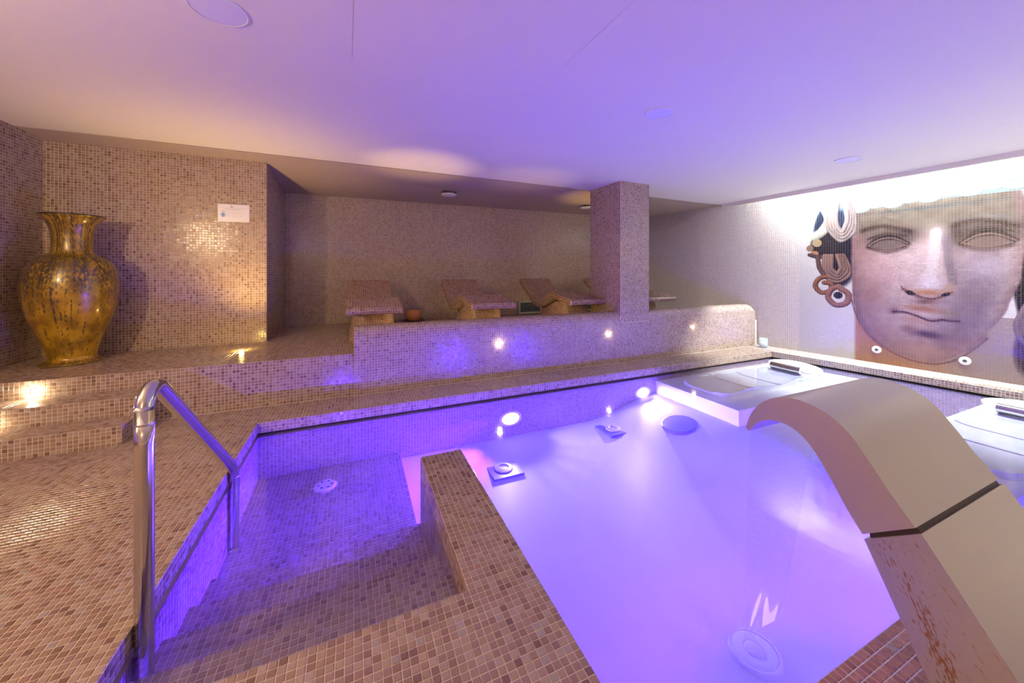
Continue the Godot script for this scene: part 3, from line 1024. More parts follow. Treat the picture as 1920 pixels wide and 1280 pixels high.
	for k in 6:
		var s := 1.1 + 0.26 * k
		lock([Vector2(s - 0.1, 2.46), Vector2(s, 2.62), Vector2(s + 0.14, 2.58), Vector2(s + 0.18, 2.46)], 0.055, Vector3(250, 250, 246), Vector3(170, 182, 188))
	blob(1.86, 2.11, 0.75, 0.028, Vector3(96, 102, 108), 0.7, 2)
	# the big looped locks at the temple
	var stone := Vector3(206, 190, 180)
	var shade := Vector3(86, 78, 90)
	lock([Vector2(0.86, 2.46), Vector2(0.72, 2.34), Vector2(0.62, 2.14), Vector2(0.58, 1.96)], 0.07, Vector3(250, 250, 240), Vector3(170, 172, 176))
	lock([Vector2(0.80, 2.22), Vector2(0.84, 2.06), Vector2(0.76, 1.90), Vector2(0.66, 1.82)], 0.065, Vector3(240, 236, 214), Vector3(150, 146, 140))
	for k in 4:
		var w := 0.16 - 0.034 * k
		var b := 1.74 + 0.045 * k
		lock([Vector2(0.985 - w * 0.5, 2.40), Vector2(0.975 - w, 2.12), Vector2(0.985 - w * 0.85, 1.90 + 0.02 * k), Vector2(0.99, b), Vector2(0.99 + w * 0.75, b + 0.10), Vector2(1.0 + w * 0.8, 2.05), Vector2(1.0 + w * 0.5, 2.28)], 0.030, stone, shade)
	blob(0.69, 1.72, 0.06, 0.06, Vector3(196, 174, 142), 1.0, 0, 6.0)
	blob(0.60, 1.64, 0.045, 0.05, Vector3(176, 148, 128), 1.0, 0, 6.0)
	blob(0.66, 1.56, 0.05, 0.04, Vector3(204, 156, 126), 1.0, 0, 6.0)
	lock([Vector2(0.60, 1.54), Vector2(0.72, 1.50), Vector2(0.86, 1.52)], 0.03, Vector3(140, 120, 116), Vector3(80, 72, 82))
	for k in 4:
		var w := 0.15 - 0.033 * k
		var b := 1.13 + 0.042 * k
		lock([Vector2(0.92 - w * 0.9, 1.52), Vector2(0.92 - w, 1.34), Vector2(0.92 - w * 0.7, 1.18 + 0.04 * k), Vector2(0.94, b), Vector2(0.94 + w * 0.8, b + 0.09), Vector2(0.93 + w * 0.9, 1.36), Vector2(0.90 + w * 0.7, 1.52)], 0.028, Vector3(198, 166, 150), Vector3(76, 62, 72))
	lock([Vector2(0.70, 1.50), Vector2(0.72, 1.34), Vector2(0.77, 1.24)], 0.03, Vector3(158, 130, 124), Vector3(84, 70, 78))
	lock([Vector2(0.80, 1.20), Vector2(0.72, 1.17), Vector2(0.67, 1.06), Vector2(0.74, 0.96), Vector2(0.85, 0.99), Vector2(0.86, 1.09), Vector2(0.78, 1.11)], 0.034, Vector3(196, 148, 120), Vector3(96, 66, 66))
	lock([Vector2(0.95, 1.06), Vector2(0.86, 1.00), Vector2(0.83, 0.88), Vector2(0.92, 0.78), Vector2(1.04, 0.82), Vector2(1.06, 0.95), Vector2(0.98, 1.02)], 0.038, Vector3(200, 156, 138), Vector3(104, 72, 72))
	blob(0.945, 0.925, 0.05, 0.05, Vector3(56, 46, 66), 1.0, 0, 3.0)
	# a lock at the far cheek
	for k in 3:
		lock([Vector2(2.60 + 0.05 * k, 0.95), Vector2(2.52 + 0.05 * k, 0.70), Vector2(2.56 + 0.05 * k, 0.50), Vector2(2.68 + 0.05 * k, 0.40)], 0.03, Vector3(176, 156, 158), Vector3(92, 82, 92))
	var bytes := PackedByteArray()
	bytes.resize(cw * ch * 3)
	for i in cw * ch:
		bytes[i * 3] = int(clampf((cr[i] - 190.0) * 1.12 + 140.0 - (cr[i] - cg[i]) * 0.12, 12, 225))
		bytes[i * 3 + 1] = int(clampf((cg[i] - 190.0) * 1.12 + 140.0, 12, 225))
		bytes[i * 3 + 2] = int(clampf((cb[i] - 190.0) * 1.12 + 140.0 + (cg[i] - cb[i]) * 0.2, 12, 225))
	return ImageTexture.create_from_image(Image.create_from_data(cw, ch, false, Image.FORMAT_RGB8, bytes))

func mural() -> void:
	var m := mat(Color.WHITE, 0.25)
	m.albedo_texture = paint()
	var nu := roundi(MW / P)
	var nv := roundi(MH / P)
	var pu := MW / nu
	var pv := MH / nv
	var verts := PackedVector3Array()
	var uvs := PackedVector2Array()
	var nors := PackedVector3Array()
	var idx := PackedInt32Array()
	for i in nu:
		for j in nv:
			var ts := rng.randfn(0.0, 0.010)
			var ty := rng.randfn(0.0, 0.014)
			var tn := (WALL_N + WALL_D * ts + Vector3.UP * ty).normalized()
			var base := verts.size()
			for ring in 2:
				var h: float = [0.0, 0.0022][ring]
				var f: float = [0.0006, 0.0014][ring]
				for c in [[0, 0], [1, 0], [1, 1], [0, 1]]:
					var s: float = pu * (i + c[0]) + f * (1 - 2 * c[0])
					var y: float = pv * (j + c[1]) + f * (1 - 2 * c[1])
					var ds: float = (c[0] - 0.5) * pu
					var dv: float = (c[1] - 0.5) * pv
					verts.append(on_wall(MS0 + s, y, h - (ds * ts + dv * ty if ring == 1 else 0.0)))
					uvs.append(Vector2(s / MW, 1.0 - y / MH))
					nors.append(tn)
			for t in [4, 5, 6, 4, 6, 7]: idx.append(base + t)
			for k in 4:
				var l := (k + 1) % 4
				for t in [k, l, 4 + l, k, 4 + l, 4 + k]: idx.append(base + t)
	var arr := []
	arr.resize(Mesh.ARRAY_MAX)
	arr[Mesh.ARRAY_VERTEX] = verts
	arr[Mesh.ARRAY_NORMAL] = nors
	arr[Mesh.ARRAY_TEX_UV] = uvs
	# clockwise fronts
	for k in range(0, idx.size(), 3):
		var a := verts[idx[k]]
		var b := verts[idx[k + 1]]
		var c := verts[idx[k + 2]]
		if (b - a).cross(c - a).dot(WALL_N) > 0:
			var q := idx[k + 1]
			idx[k + 1] = idx[k + 2]
			idx[k + 2] = q
	arr[Mesh.ARRAY_INDEX] = idx
	var mesh := ArrayMesh.new()
	mesh.add_surface_from_arrays(Mesh.PRIMITIVE_TRIANGLES, arr)
	var o := thing("mural", on_wall(MS0 + MW / 2, 0.0), "large printed mosaic mural of a curly haired classical stone head on the right wall", "mural")
	var st := begin()
	var q := [on_wall(MS0, 0.0, 0.0004), on_wall(MS0, MH, 0.0004), on_wall(MS0 + MW, MH, 0.0004), on_wall(MS0 + MW, 0.0, 0.0004)]
	quad(st, q[3] - o.position, q[2] - o.position, q[1] - o.position, q[0] - o.position)
	part("grout_bed", st, mat(rgb(172, 164, 162), 0.8), o)
	var pt := MeshInstance3D.new()
	pt.mesh = mesh
	pt.material_override = m
	put(pt, "printed_tiles", o)
	pt.position = -o.position
	pt.set_meta("kind", "stuff")

# ------------------------------------------------------------------ lamps

func step_light(at: Vector3, n: Vector3, label: String, group: String, c: Color, e: float, r := 0.022) -> void:
	var t := thing("step_light", at, label, "light", group)
	var st := begin()
	turned(st, [Vector2(r + 0.006, 0.0), Vector2(r + 0.006, 0.003), Vector2(r, 0.004), Vector2(r, 0.001)], Vector3.ZERO, n, 24)
	part("bezel", st, M.steel, t)
	st = begin()
	turned(st, [Vector2(r, 0.0), Vector2(r, 0.0018), Vector2(0.0, 0.0035)], Vector3.ZERO, n, 24)
	part("lens", st, glow(c, 14.0), t)
	omni(at + n * 0.03, c, e, 0.02, "step_lamp")

func lamps() -> void:
	var led := Color(1.0, 0.93, 0.78)
	step_light(Vector3(-2.30, 0.345, -4.139), Vector3.BACK, "small round light in the top stair riser below the vase", "stair riser lights", led, 0.06)
	step_light(Vector3(-2.405, 0.205, -3.874), Vector3.BACK, "small round light in the second stair riser at the left edge", "stair riser lights", led, 0.08)
	step_light(Vector3(1.62, 0.412, -4.119), Vector3.BACK, "small round light in the parapet face, leftmost of the three", "parapet lights", led, 0.02)
	step_light(Vector3(3.245, 0.412, -4.119), Vector3.BACK, "small round light in the parapet just left of the pillar", "parapet lights", led, 0.015)
	step_light(Vector3(4.88, 0.412, -4.119), Vector3.BACK, "small round light in the parapet right of the pillar", "parapet lights", led, 0.01)
	var gold := Color(1.0, 0.84, 0.46)
	var ups := [[Vector3(-1.105, 0.4285, -4.78), "small round spot set in the platform floor in front of the notice wall", 1.7], [Vector3(0.80, 0.4285, -4.50), "small round floor spot behind the parapet near the first lounger", 1.6], [Vector3(2.26, 0.4285, -4.50), "small round floor spot behind the parapet between the second and third loungers", 0.5], [Vector3(3.86, 0.4285, -5.02), "small round floor spot behind the pillar", 1.6]]
	for u in ups:
		var t := thing("floor_spot", u[0], u[1], "light", "platform floor spots")
		var st := begin()
		turned(st, [Vector2(0.038, 0.0), Vector2(0.038, 0.004), Vector2(0.028, 0.005), Vector2(0.028, 0.001)], Vector3.ZERO, Vector3.UP, 28)
		part("bezel", st, M.steel, t)
		st = begin()
		turned(st, [Vector2(0.028, 0.0), Vector2(0.028, 0.002), Vector2(0.0, 0.004)], Vector3.ZERO, Vector3.UP, 28)
		part("lens", st, glow(gold, 8.0), t)
		spot(u[0] + Vector3(0, 0.012, 0), Vector3(0.0, 1.0, -0.10 if u[2] > 1.65 else -0.06).normalized(), 52.0 if u[2] > 1.65 else 22.0, gold, u[2] * 1.6, "floor_spot_lamp", 1.0)
		omni(u[0] + Vector3(0, 0.02, 0), gold, 0.10, 0.02, "floor_spot_spill")
	# pool lights
	var violet := Color(0.27, 0.11, 1.0)
	var spots := [[Vector3(1.59, -0.335, -3.699), Vector3.BACK, "left of the two round lights under water in the far pool wall"], [Vector3(3.47, -0.30, -3.699), Vector3.BACK, "right of the two round lights under water in the far pool wall"],
		[Vector3(-0.15, -0.412, -2.2895), Vector3.FORWARD, "unseen round underwater light added in a step riser to brighten the far wall"], [Vector3(1.9, -0.45, -0.676), Vector3.FORWARD, "round underwater light in the near pool wall below the spout"], [Vector3(3.5, -0.45, -0.676), Vector3.FORWARD, "round underwater light in the near pool wall towards the mural"]]  # the step riser light is unseen, added to brighten the far wall
	for s in spots:
		var t := thing("pool_light", s[0], s[2], "light", "underwater pool lights")
		var n: Vector3 = s[1]
		var k: int = spots.find(s)
		var st := begin()
		turned(st, [Vector2(0.135, 0.0), Vector2(0.135, 0.006), Vector2(0.125, 0.012), Vector2(0.105, 0.012), Vector2(0.102, 0.006)], Vector3.ZERO, n, 40, false, 0.62 if k != 2 else 0.3)
		part("rim", st, M.white, t)
		st = begin()
		turned(st, [Vector2(0.103, 0.004), Vector2(0.08, 0.010), Vector2(0.04, 0.015), Vector2(0.0, 0.017)], Vector3.ZERO, n, 40, true, 0.62 if k != 2 else 0.3)
		part("lens", st, glow(Color(0.86, 0.74, 1.0), 6.0), t)
		for a in [-72.0, -54.0, -36.0, -18.0, 0.0, 18.0, 36.0, 54.0, 72.0]:
			var e: float = [8.0, 10.0, 2.8, 11.0, 7.0][k]
			var c := violet
			if k == 0 and a < -50.0: e = 95.0 if a < -60.0 else 65.0
			elif k == 1 and a > 0.0: e = 3.0 if a < 20.0 else 0.8
			elif k == 2 and absf(a) > 40.0: continue
			if k < 2 and e < 20.0: c = Color(0.47, 0.43, 1.0)
			spot(s[0] + n * 0.04, (n.rotated(Vector3.UP, deg_to_rad(a)) + Vector3(0, 0.16 if k == 2 else -0.04, 0)).normalized(), 24.0 if k == 2 else 27.0, c, e, "pool_lamp", 1.0)
	# round flush discs in the ceiling
	var disc: Node3D
	var spots2 := [[-0.62, -2.27, 0.125, "large round white flush disc in the ceiling at the top left"], [2.276, -2.24, 0.112, "round white flush disc in the ceiling above the middle of the pool"], [5.088, -2.25, 0.125, "round white flush disc in the ceiling near the mural"]]
	for s in spots2:
		var t := thing("ceiling_disc", Vector3(s[0], ceil_y(s[0]), s[1]), s[3], "speaker", "flush discs in the ceiling")
		var r: float = s[2]
		var st := begin()
		turned(st, [Vector2(r, -0.004), Vector2(r, 0.006), Vector2(r - 0.004, 0.008), Vector2(r - 0.009, 0.006)], Vector3.ZERO, Vector3.DOWN, 48)
		part("rim", st, M.white, t)
		st = begin()
		turned(st, [Vector2(r - 0.009, 0.005), Vector2(r * 0.5, 0.0075), Vector2(0.0, 0.008)], Vector3.ZERO, Vector3.DOWN, 48, true)
		part("grille", st, mat(rgb(224, 222, 240), 0.6), t)
	for s in [[1.412, -5.80, "small white ceiling fitting hanging off its clips in the alcove ceiling"], [4.10, -5.85, "small white ceiling fitting in the alcove left of the pillar"]]:
		var y: float = lerpf(ceil_y(s[0]), 2.483, (-4.86 - s[1]) / 1.89)
		var t := thing("alcove_fitting", Vector3(s[0], y, s[1]), s[2], "light", "alcove ceiling fittings")
		var st := begin()
		turned(st, [Vector2(0.0, 0.012), Vector2(0.12, 0.012), Vector2(0.125, 0.022), Vector2(0.11, 0.034), Vector2(0.0, 0.036)], Vector3.ZERO, Vector3.DOWN, 36)
		part("cover", st, M.white, t)
		for k in 3:
			var a := TAU * k / 3.0 + 0.4
			st = begin()
			var p := Vector3(cos(a) * 0.10, 0, sin(a) * 0.10)
			cbox(st, p + Vector3(-0.018, -0.013, -0.018), p + Vector3(0.018, 0.01, 0.018), 0.003)
			part("clip", st, M.dark, t)

# ------------------------------------------------------------------ tiled loungers

func make_lounger() -> Node3D:
	var t := thing("tiled_lounger", Vector3.ZERO, "", "lounger", "tiled loungers on the platform")
	# the upper side from head to foot, (z, y)
	var top3 := []
	for p in [Vector2(-6.19, 1.135), Vector2(-6.02, 1.02), Vector2(-5.80, 0.88), Vector2(-5.60, 0.775), Vector2(-5.50, 0.755), Vector2(-5.38, 0.79), Vector2(-5.16, 0.91), Vector2(-5.02, 0.945), Vector2(-4.86, 0.925), Vector2(-4.66, 0.89), Vector2(-4.47, 0.868)]: top3.append(Vector3(0, p.y, p.x))
	var line := smooth_curve(top3, 0.02)
	var up := []
	for p in line: up.append(Vector2(p.z, p.y))
	# a thick shell below it
	var dn := []
	for i in up.size():
		var d: Vector2 = (up[mini(i + 1, up.size() - 1)] - up[maxi(i - 1, 0)]).normalized()
		dn.append(up[i] + Vector2(d.y, -d.x) * 0.075)
	var shell := up.duplicate()
	var nose: Vector2 = (up[-1] + dn[-1]) / 2
	shell.append_array(arc(nose, 0.0375, 80, -80, 6))
	dn.reverse()
	shell.append_array(dn)
	var groups := []
	for i in shell.size(): groups.append(2)
	var w := 0.61
	var st := begin()
	extrude(st, shell, 0.0, w, groups)
	part("seat_shell", st, M.grout, t)
	var list := []
	var round := up.duplicate()
	round.append_array(arc(nose, 0.0375, 80, -80, 6))
	round.reverse()
	rows(list, round, 0.0, w, -2.0)
	# both flanks
	for i in range(0, up.size() - 1):
		for k in 2:
			var a: Vector2 = up[i].lerp(dn[dn.size() - 1 - i], 0.25 + 0.5 * k)
			var b: Vector2 = up[i + 1].lerp(dn[dn.size() - 2 - i], 0.25 + 0.5 * k)
			var d := Vector3(0, b.y - a.y, b.x - a.x)
			for s in [-1.0, 1.0]:
				var n := Vector3(s, 0, 0)
				one_tile(list, Vector3(0.0 if s < 0 else w, (a.y + b.y) / 2, (a.x + b.x) / 2), d.normalized(), n, d.normalized().cross(n), d.length() * 1.1, 0.036, -2.0)
	lay(list, t)
	# the pedestal: rounded corners, a little wider at the floor
	list = []
	st = begin()
	var y0 := 0.4285
	var lv := 15
	var ring := func(f: float) -> Array:
		var hx := lerpf(0.285, 0.235, f)
		var hz := lerpf(0.46, 0.40, f)
		var out := []
		for k in 72:
			var a := TAU * k / 72.0
			var c := cos(a)
			var s := sin(a)
			out.append(Vector3(0.305 + signf(c) * pow(absf(c), 0.45) * hx, 0, -5.17 - signf(s) * pow(absf(s), 0.45) * hz))
		return out
	var H := func(z: float) -> float: return (0.83 if z > -5.0 else lerpf(0.83, 0.70, clampf((-5.0 - z) / 0.35, 0, 1))) - 0.02
	for j in lv:
		var r0: Array = ring.call(float(j) / lv)
		var r1: Array = ring.call(float(j + 1) / lv)
		for k in 72:
			var l := (k + 1) % 72
			var a: Vector3 = r0[k]; var b: Vector3 = r0[l]; var c: Vector3 = r1[l]; var d: Vector3 = r1[k]
			a.y = lerpf(y0, H.call(a.z), float(j) / lv); b.y = lerpf(y0, H.call(b.z), float(j) / lv)
			c.y = lerpf(y0, H.call(c.z), float(j + 1) / lv); d.y = lerpf(y0, H.call(d.z), float(j + 1) / lv)
			quad(st, a, b, c, d, 1)
			var u := (b - a).normalized()
			var n := u.cross((d - a).normalized()).normalized()
			if (b - a).length() < 0.012: continue
			var m := maxi(1, roundi((b - a).length() / P))
			for q in m:
				var ctr := (a.lerp(b, (q + 0.5) / m) + d.lerp(c, (q + 0.5) / m)) / 2
				one_tile(list, ctr, u, n, u.cross(n), (b - a).length() / m, ((d - a).length()), -2.0)
	var ped := part("pedestal", st, M.grout, t)
	lay(list, ped)
	return t

func loungers() -> void:
	var a := make_lounger()
	a.position = Vector3(-0.075, 0, 0)
	a.set_meta("label", "mosaic heated lounger at the left end, seen nearly end on beside the clay pot")
	copy_of(a, "tiled_lounger", Vector3(1.385, 0, 0), "mosaic heated lounger between the clay pot and the grey wall vent, second from left")
	copy_of(a, "tiled_lounger", Vector3(2.86, 0, 0), "mosaic heated lounger just left of the pillar with the grey vent behind it")
	copy_of(a, "tiled_lounger", Vector3(4.275, 0, 0), "mosaic heated lounger half hidden behind the pillar, only its foot showing at the right")

# ------------------------------------------------------------------ small things

func louvre(at: Vector3, w: float, h: float, label: String) -> void:
	var t := thing("wall_vent", at, label, "vent", "grey vents low on the back wall")
	var st := begin()
	cbox(st, Vector3(0, 0, 0), Vector3(w, 0.03, 0.07), 0.004)
	cbox(st, Vector3(0, h - 0.03, 0), Vector3(w, h, 0.07), 0.004)
	cbox(st, Vector3(0, 0.03, 0), Vector3(0.03, h - 0.03, 0.07), 0.004)
	cbox(st, Vector3(w - 0.03, 0.03, 0), Vector3(w, h - 0.03, 0.07), 0.004)
	part("frame", st, mat(rgb(170, 176, 186), 0.4, 0.3), t)
	st = begin()
	cbox(st, Vector3(0.03, 0.03, 0.004), Vector3(w - 0.03, h - 0.03, 0.02))
	part("back_panel", st, mat(rgb(70, 74, 82), 0.5), t)
	var n := 6
	for k in n:
		st = begin()
		var y := 0.03 + (h - 0.06) * (k + 0.5) / n
		extrude(st, [Vector2(0.022, y + 0.012), Vector2(0.020, y + 0.009), Vector2(0.060, y - 0.012), Vector2(0.062, y - 0.009)], 0.03, w - 0.03)
		part("slat", st, mat(rgb(150, 160, 174), 0.35, 0.4), t)

func notice() -> void:
	var t := thing("notice", Vector3(-1.443, 1.866, -5.2565), "white laminated notice on the mosaic wall to the right of the vase", "sign")
	var w := 0.305
	var h := 0.206
	var img := Image.create(366, 248, false, Image.FORMAT_RGB8)
	img.fill(rgb(226, 224, 230))
	var ink := rgb(120, 116, 124)
	# script flourish at the top, a rule, lines of small print
	for k in 40:
		var x := 150 + k
		var y := 30 + int(10 * sin(k * 0.45)) - (k / 8)
		if k < 16: img.fill_rect(Rect2i(x, 16 + (k * 7) % 22, 3, 6), rgb(88, 80, 88))
		else: img.fill_rect(Rect2i(x, y, 2, 3), ink)
	img.fill_rect(Rect2i(34, 48, 290, 3), rgb(150, 146, 152))
	for k in 14:
		img.fill_rect(Rect2i(80 + k * 13, 66, 9 + (k * 5) % 4, 5), ink)
	for r in 6:
		var x := 80
		while x < 250 + (r * 37) % 70:
			var l := 10 + (x * 7 + r * 13) % 22
			img.fill_rect(Rect2i(x, 90 + r * 17, l, 3), rgb(176, 172, 178))
			x += l + 6
	img.fill_rect(Rect2i(44, 92, 34, 20), rgb(150, 146, 154))
	for k in 3: img.fill_rect(Rect2i(48 + k * 10, 96, 6, 14), rgb(226, 224, 230))
	for y in range(118, 190):
		for x in range(22, 94):
			var d := Vector2(x - 58, (y - 154)).length()
			if d < 34: img.set_pixel(x, y, rgb(206, 216, 232))
			if d < 30: img.set_pixel(x, y, rgb(104, 140, 196))
			if absi(x - 58) < 26 and absi(x - 58) > 20 and d < 30: img.set_pixel(x, y, rgb(214, 222, 236))
	img.fill_rect(Rect2i(50, 132, 16, 10), rgb(78, 108, 164))
	var m := mat(Color.WHITE, 0.25)
	m.albedo_texture = ImageTexture.create_from_image(img)
	var st := begin()
	cbox(st, Vector3(0, 0, -0.003), Vector3(w, h, 0.003), 0.001)
	part("acrylic_plate", st, mat(rgb(220, 218, 224), 0.2), t)
	st = begin()
	st.set_smooth_group(-1)
	var q := [Vector3(0.004, 0.004, 0.0034), Vector3(w - 0.004, 0.004, 0.0034), Vector3(w - 0.004, h - 0.004, 0.0034), Vector3(0.004, h - 0.004, 0.0034)]
	var uv := [Vector2(0, 1), Vector2(1, 1), Vector2(1, 0), Vector2(0, 0)]
	for i in [0, 2, 1, 0, 3, 2]:
		st.set_uv(uv[i]); st.add_vertex(q[i])
	part("printed_sheet", st, m, t)

func small_things() -> void:
	var st: SurfaceTool
	# dark plate and clay pot
	var pl := thing("plate", Vector3(0.935, 0.430, -6.30), "dark shallow plate on the platform under the clay pot", "plate")
	st = begin()
	lathe(st, [Vector2(0.0, 0.0), Vector2(0.10, 0.0), Vector2(0.19, 0.028), Vector2(0.195, 0.032), Vector2(0.185, 0.034), Vector2(0.10, 0.010), Vector2(0.0, 0.010)], Vector3.ZERO, 40)
	part("dish", st, mat(rgb(44, 32, 28), 0.3), pl)
	var pot := thing("clay_pot", Vector3(0.935, 0.4405, -6.30), "round orange clay pot standing on the dark plate beside the first lounger", "pot")
	st = begin()
	lathe(st, [Vector2(0.0, 0.0), Vector2(0.065, 0.0), Vector2(0.10, 0.03), Vector2(0.122, 0.08), Vector2(0.124, 0.12), Vector2(0.108, 0.165), Vector2(0.085, 0.188), Vector2(0.075, 0.19), Vector2(0.072, 0.18), Vector2(0.085, 0.16), Vector2(0.10, 0.12), Vector2(0.0, 0.03)], Vector3.ZERO, 40)
	part("body", st, mat(rgb(226, 158, 98), 0.55), pot)
	louvre(Vector3(2.99, 0.435, -6.598), 0.50, 0.25, "grey louvred vent on the back wall between the second and third loungers")
	louvre(Vector3(4.46, 0.435, -6.598), 0.50, 0.25, "grey louvred vent on the back wall showing just left of the pillar")
	notice()
	# tumbler in the corner of the coping
	var g := thing("tumbler", Vector3(6.30, 0.0016, -3.93), "small clear glass tumbler in the corner of the coping beside the parapet end", "glass")
	var glass := mat(Color(0.86, 0.93, 0.98, 0.25), 0.05)
	glass.transparency = BaseMaterial3D.TRANSPARENCY_ALPHA
	st = begin()
	lathe(st, [Vector2(0.0, 0.002), Vector2(0.050, 0.002), Vector2(0.060, 0.012), Vector2(0.062, 0.16), Vector2(0.058, 0.16), Vector2(0.056, 0.02), Vector2(0.0, 0.016)], Vector3.ZERO, 32)
	part("wall", st, glass, g)
	st = begin()
	lathe(st, [Vector2(0.0, 0.018), Vector2(0.054, 0.020), Vector2(0.0555, 0.085), Vector2(0.0, 0.085)], Vector3.ZERO, 32)
	part("frosted_base", st, mat(rgb(222, 230, 238), 0.35), g)
	# white inlets on the mural wall
	for s in [[1.365, 0.187, "white round wall inlet under the mural, left of the chin"], [2.145, 0.193, "white round wall inlet under the mural, right of the chin"]]:
		var t := thing("wall_inlet", on_wall(s[0], s[1], 0.002), s[2], "inlet", "round inlets low on the mural wall")
		st = begin()
		turned(st, [Vector2(0.050, 0.0), Vector2(0.050, 0.006), Vector2(0.044, 0.014), Vector2(0.020, 0.018), Vector2(0.018, 0.010)], Vector3.ZERO, WALL_N, 32)
		part("flange", st, M.white, t)
		st = begin()
		turned(st, [Vector2(0.018, 0.008), Vector2(0.009, 0.016), Vector2(0.008, 0.006), Vector2(0.0, 0.006)], Vector3.ZERO, WALL_N, 20)
		part("nozzle", st, mat(rgb(120, 116, 118), 0.4), t)
	# suction cover on the entry platform
	var d := thing("suction_cover", Vector3(-0.213, -0.492, -3.40), "white round suction cover in the submerged entry platform", "drain cover")
	st = begin()
	turned(st, [Vector2(0.085, -0.01), Vector2(0.085, 0.004), Vector2(0.072, 0.012), Vector2(0.0, 0.014)], Vector3.ZERO, Vector3.UP, 40)
	part("cover", st, mat(rgb(216, 214, 226), 0.4), d)
	for k in 6:
		var a := TAU * k / 6.0
		st = begin()
		turned(st, [Vector2(0.009, 0.0), Vector2(0.009, 0.0145), Vector2(0.0, 0.0145)], Vector3(cos(a) * 0.05, 0, sin(a) * 0.05), Vector3.UP, 12)
		part("hole", st, mat(rgb(60, 54, 84), 0.6), d)
	# square inlets and a round outlet in the pool floor
	for s in [[1.305, -3.20, "square floor inlet below the left underwater light"], [2.765, -3.42, "square floor inlet near the far wall between the two underwater lights"]]:
		var y := pool_floor(s[0], s[1])
		var t := thing("floor_inlet", Vector3(s[0], y, s[1]), s[2], "inlet", "square inlets in the pool floor")
		st = begin()
		cbox(st, Vector3(-0.15, -0.02, -0.15), Vector3(0.15, 0.006, 0.15), 0.004)
		part("plate", st, mat(rgb(120, 112, 150), 0.4), t)
		st = begin()
		turned(st, [Vector2(0.09, 0.0), Vector2(0.085, 0.016), Vector2(0.05, 0.022), Vector2(0.04, 0.012), Vector2(0.0, 0.012)], Vector3.ZERO, Vector3.UP, 32)
		part("nozzle", st, mat(rgb(206, 200, 226), 0.4), t)
	var f := thing("floor_outlet", Vector3(3.32, pool_floor(3.32, -2.98), -2.98), "round darker outlet plate in the pool floor beside the pale bench", "drain cover")
	st = begin()
	turned(st, [Vector2(0.185, -0.02), Vector2(0.185, 0.008), Vector2(0.175, 0.013), Vector2(0.0, 0.015)], Vector3.ZERO, Vector3(-0.2, 1.0, 0.0).normalized(), 48)
	part("plate", st, mat(rgb(128, 118, 156), 0.45), f)
	# brass inserts in the coping
	for s in [[1.547, -3.985, "small brass disc in the far coping below the leftmost parapet light"], [3.44, -4.02, "small brass disc in the far coping below the pillar"]]:
		st = begin()
		turned(st, [Vector2(0.026, 0.0), Vector2(0.026, 0.003), Vector2(0.0, 0.004)], Vector3.ZERO, Vector3.UP, 24)
		var b := part("brass_disc", st, mat(rgb(196, 168, 84), 0.35, 0.9), self)
		b.position = Vector3(s[0], 0.0016, s[1])
		tag(b, s[2], "disc", "brass discs in the coping")

func vase() -> void:
	var prof := [Vector2(0.0, 0.0), Vector2(0.200, 0.0), Vector2(0.208, 0.006), Vector2(0.204, 0.014), Vector2(0.176, 0.030), Vector2(0.158, 0.052), Vector2(0.160, 0.085), Vector2(0.178, 0.16), Vector2(0.203, 0.245), Vector2(0.250, 0.375), Vector2(0.284, 0.50), Vector2(0.302, 0.63), Vector2(0.306, 0.72), Vector2(0.300, 0.80), Vector2(0.282, 0.885), Vector2(0.252, 0.945), Vector2(0.208, 0.985), Vector2(0.166, 1.008), Vector2(0.141, 1.030), Vector2(0.133, 1.060), Vector2(0.131, 1.12), Vector2(0.134, 1.19), Vector2(0.144, 1.255), Vector2(0.164, 1.31), Vector2(0.190, 1.350), Vector2(0.210, 1.372), Vector2(0.213, 1.378)]
	var p3 := []
	for p in prof.slice(3): p3.append(Vector3(p.x, p.y, 0))
	var smoothed := smooth_curve(p3, 0.012)
	var body := prof.slice(0, 3)
	for p in smoothed: body.append(Vector2(p.x, p.y))
	var t := thing("vase", Vector3(-2.43, 0.430, -4.82), "tall gilt vase with dark drips standing on the platform at the left", "vase")
	var st := begin()
	lathe(st, body, Vector3.ZERO, 80)
	part("body", st, vase_glaze(), t)
	st = begin()
	lathe(st, [Vector2(0.213, 1.376), Vector2(0.216, 1.381), Vector2(0.213, 1.386), Vector2(0.203, 1.382), Vector2(0.180, 1.345), Vector2(0.150, 1.29), Vector2(0.128, 1.20), Vector2(0.122, 1.08), Vector2(0.0, 0.98)], Vector3.ZERO, 80)
	part("dark_lip", st, mat(rgb(40, 34, 30), 0.35), t).set_meta("label", "dark rim and inside of the neck")

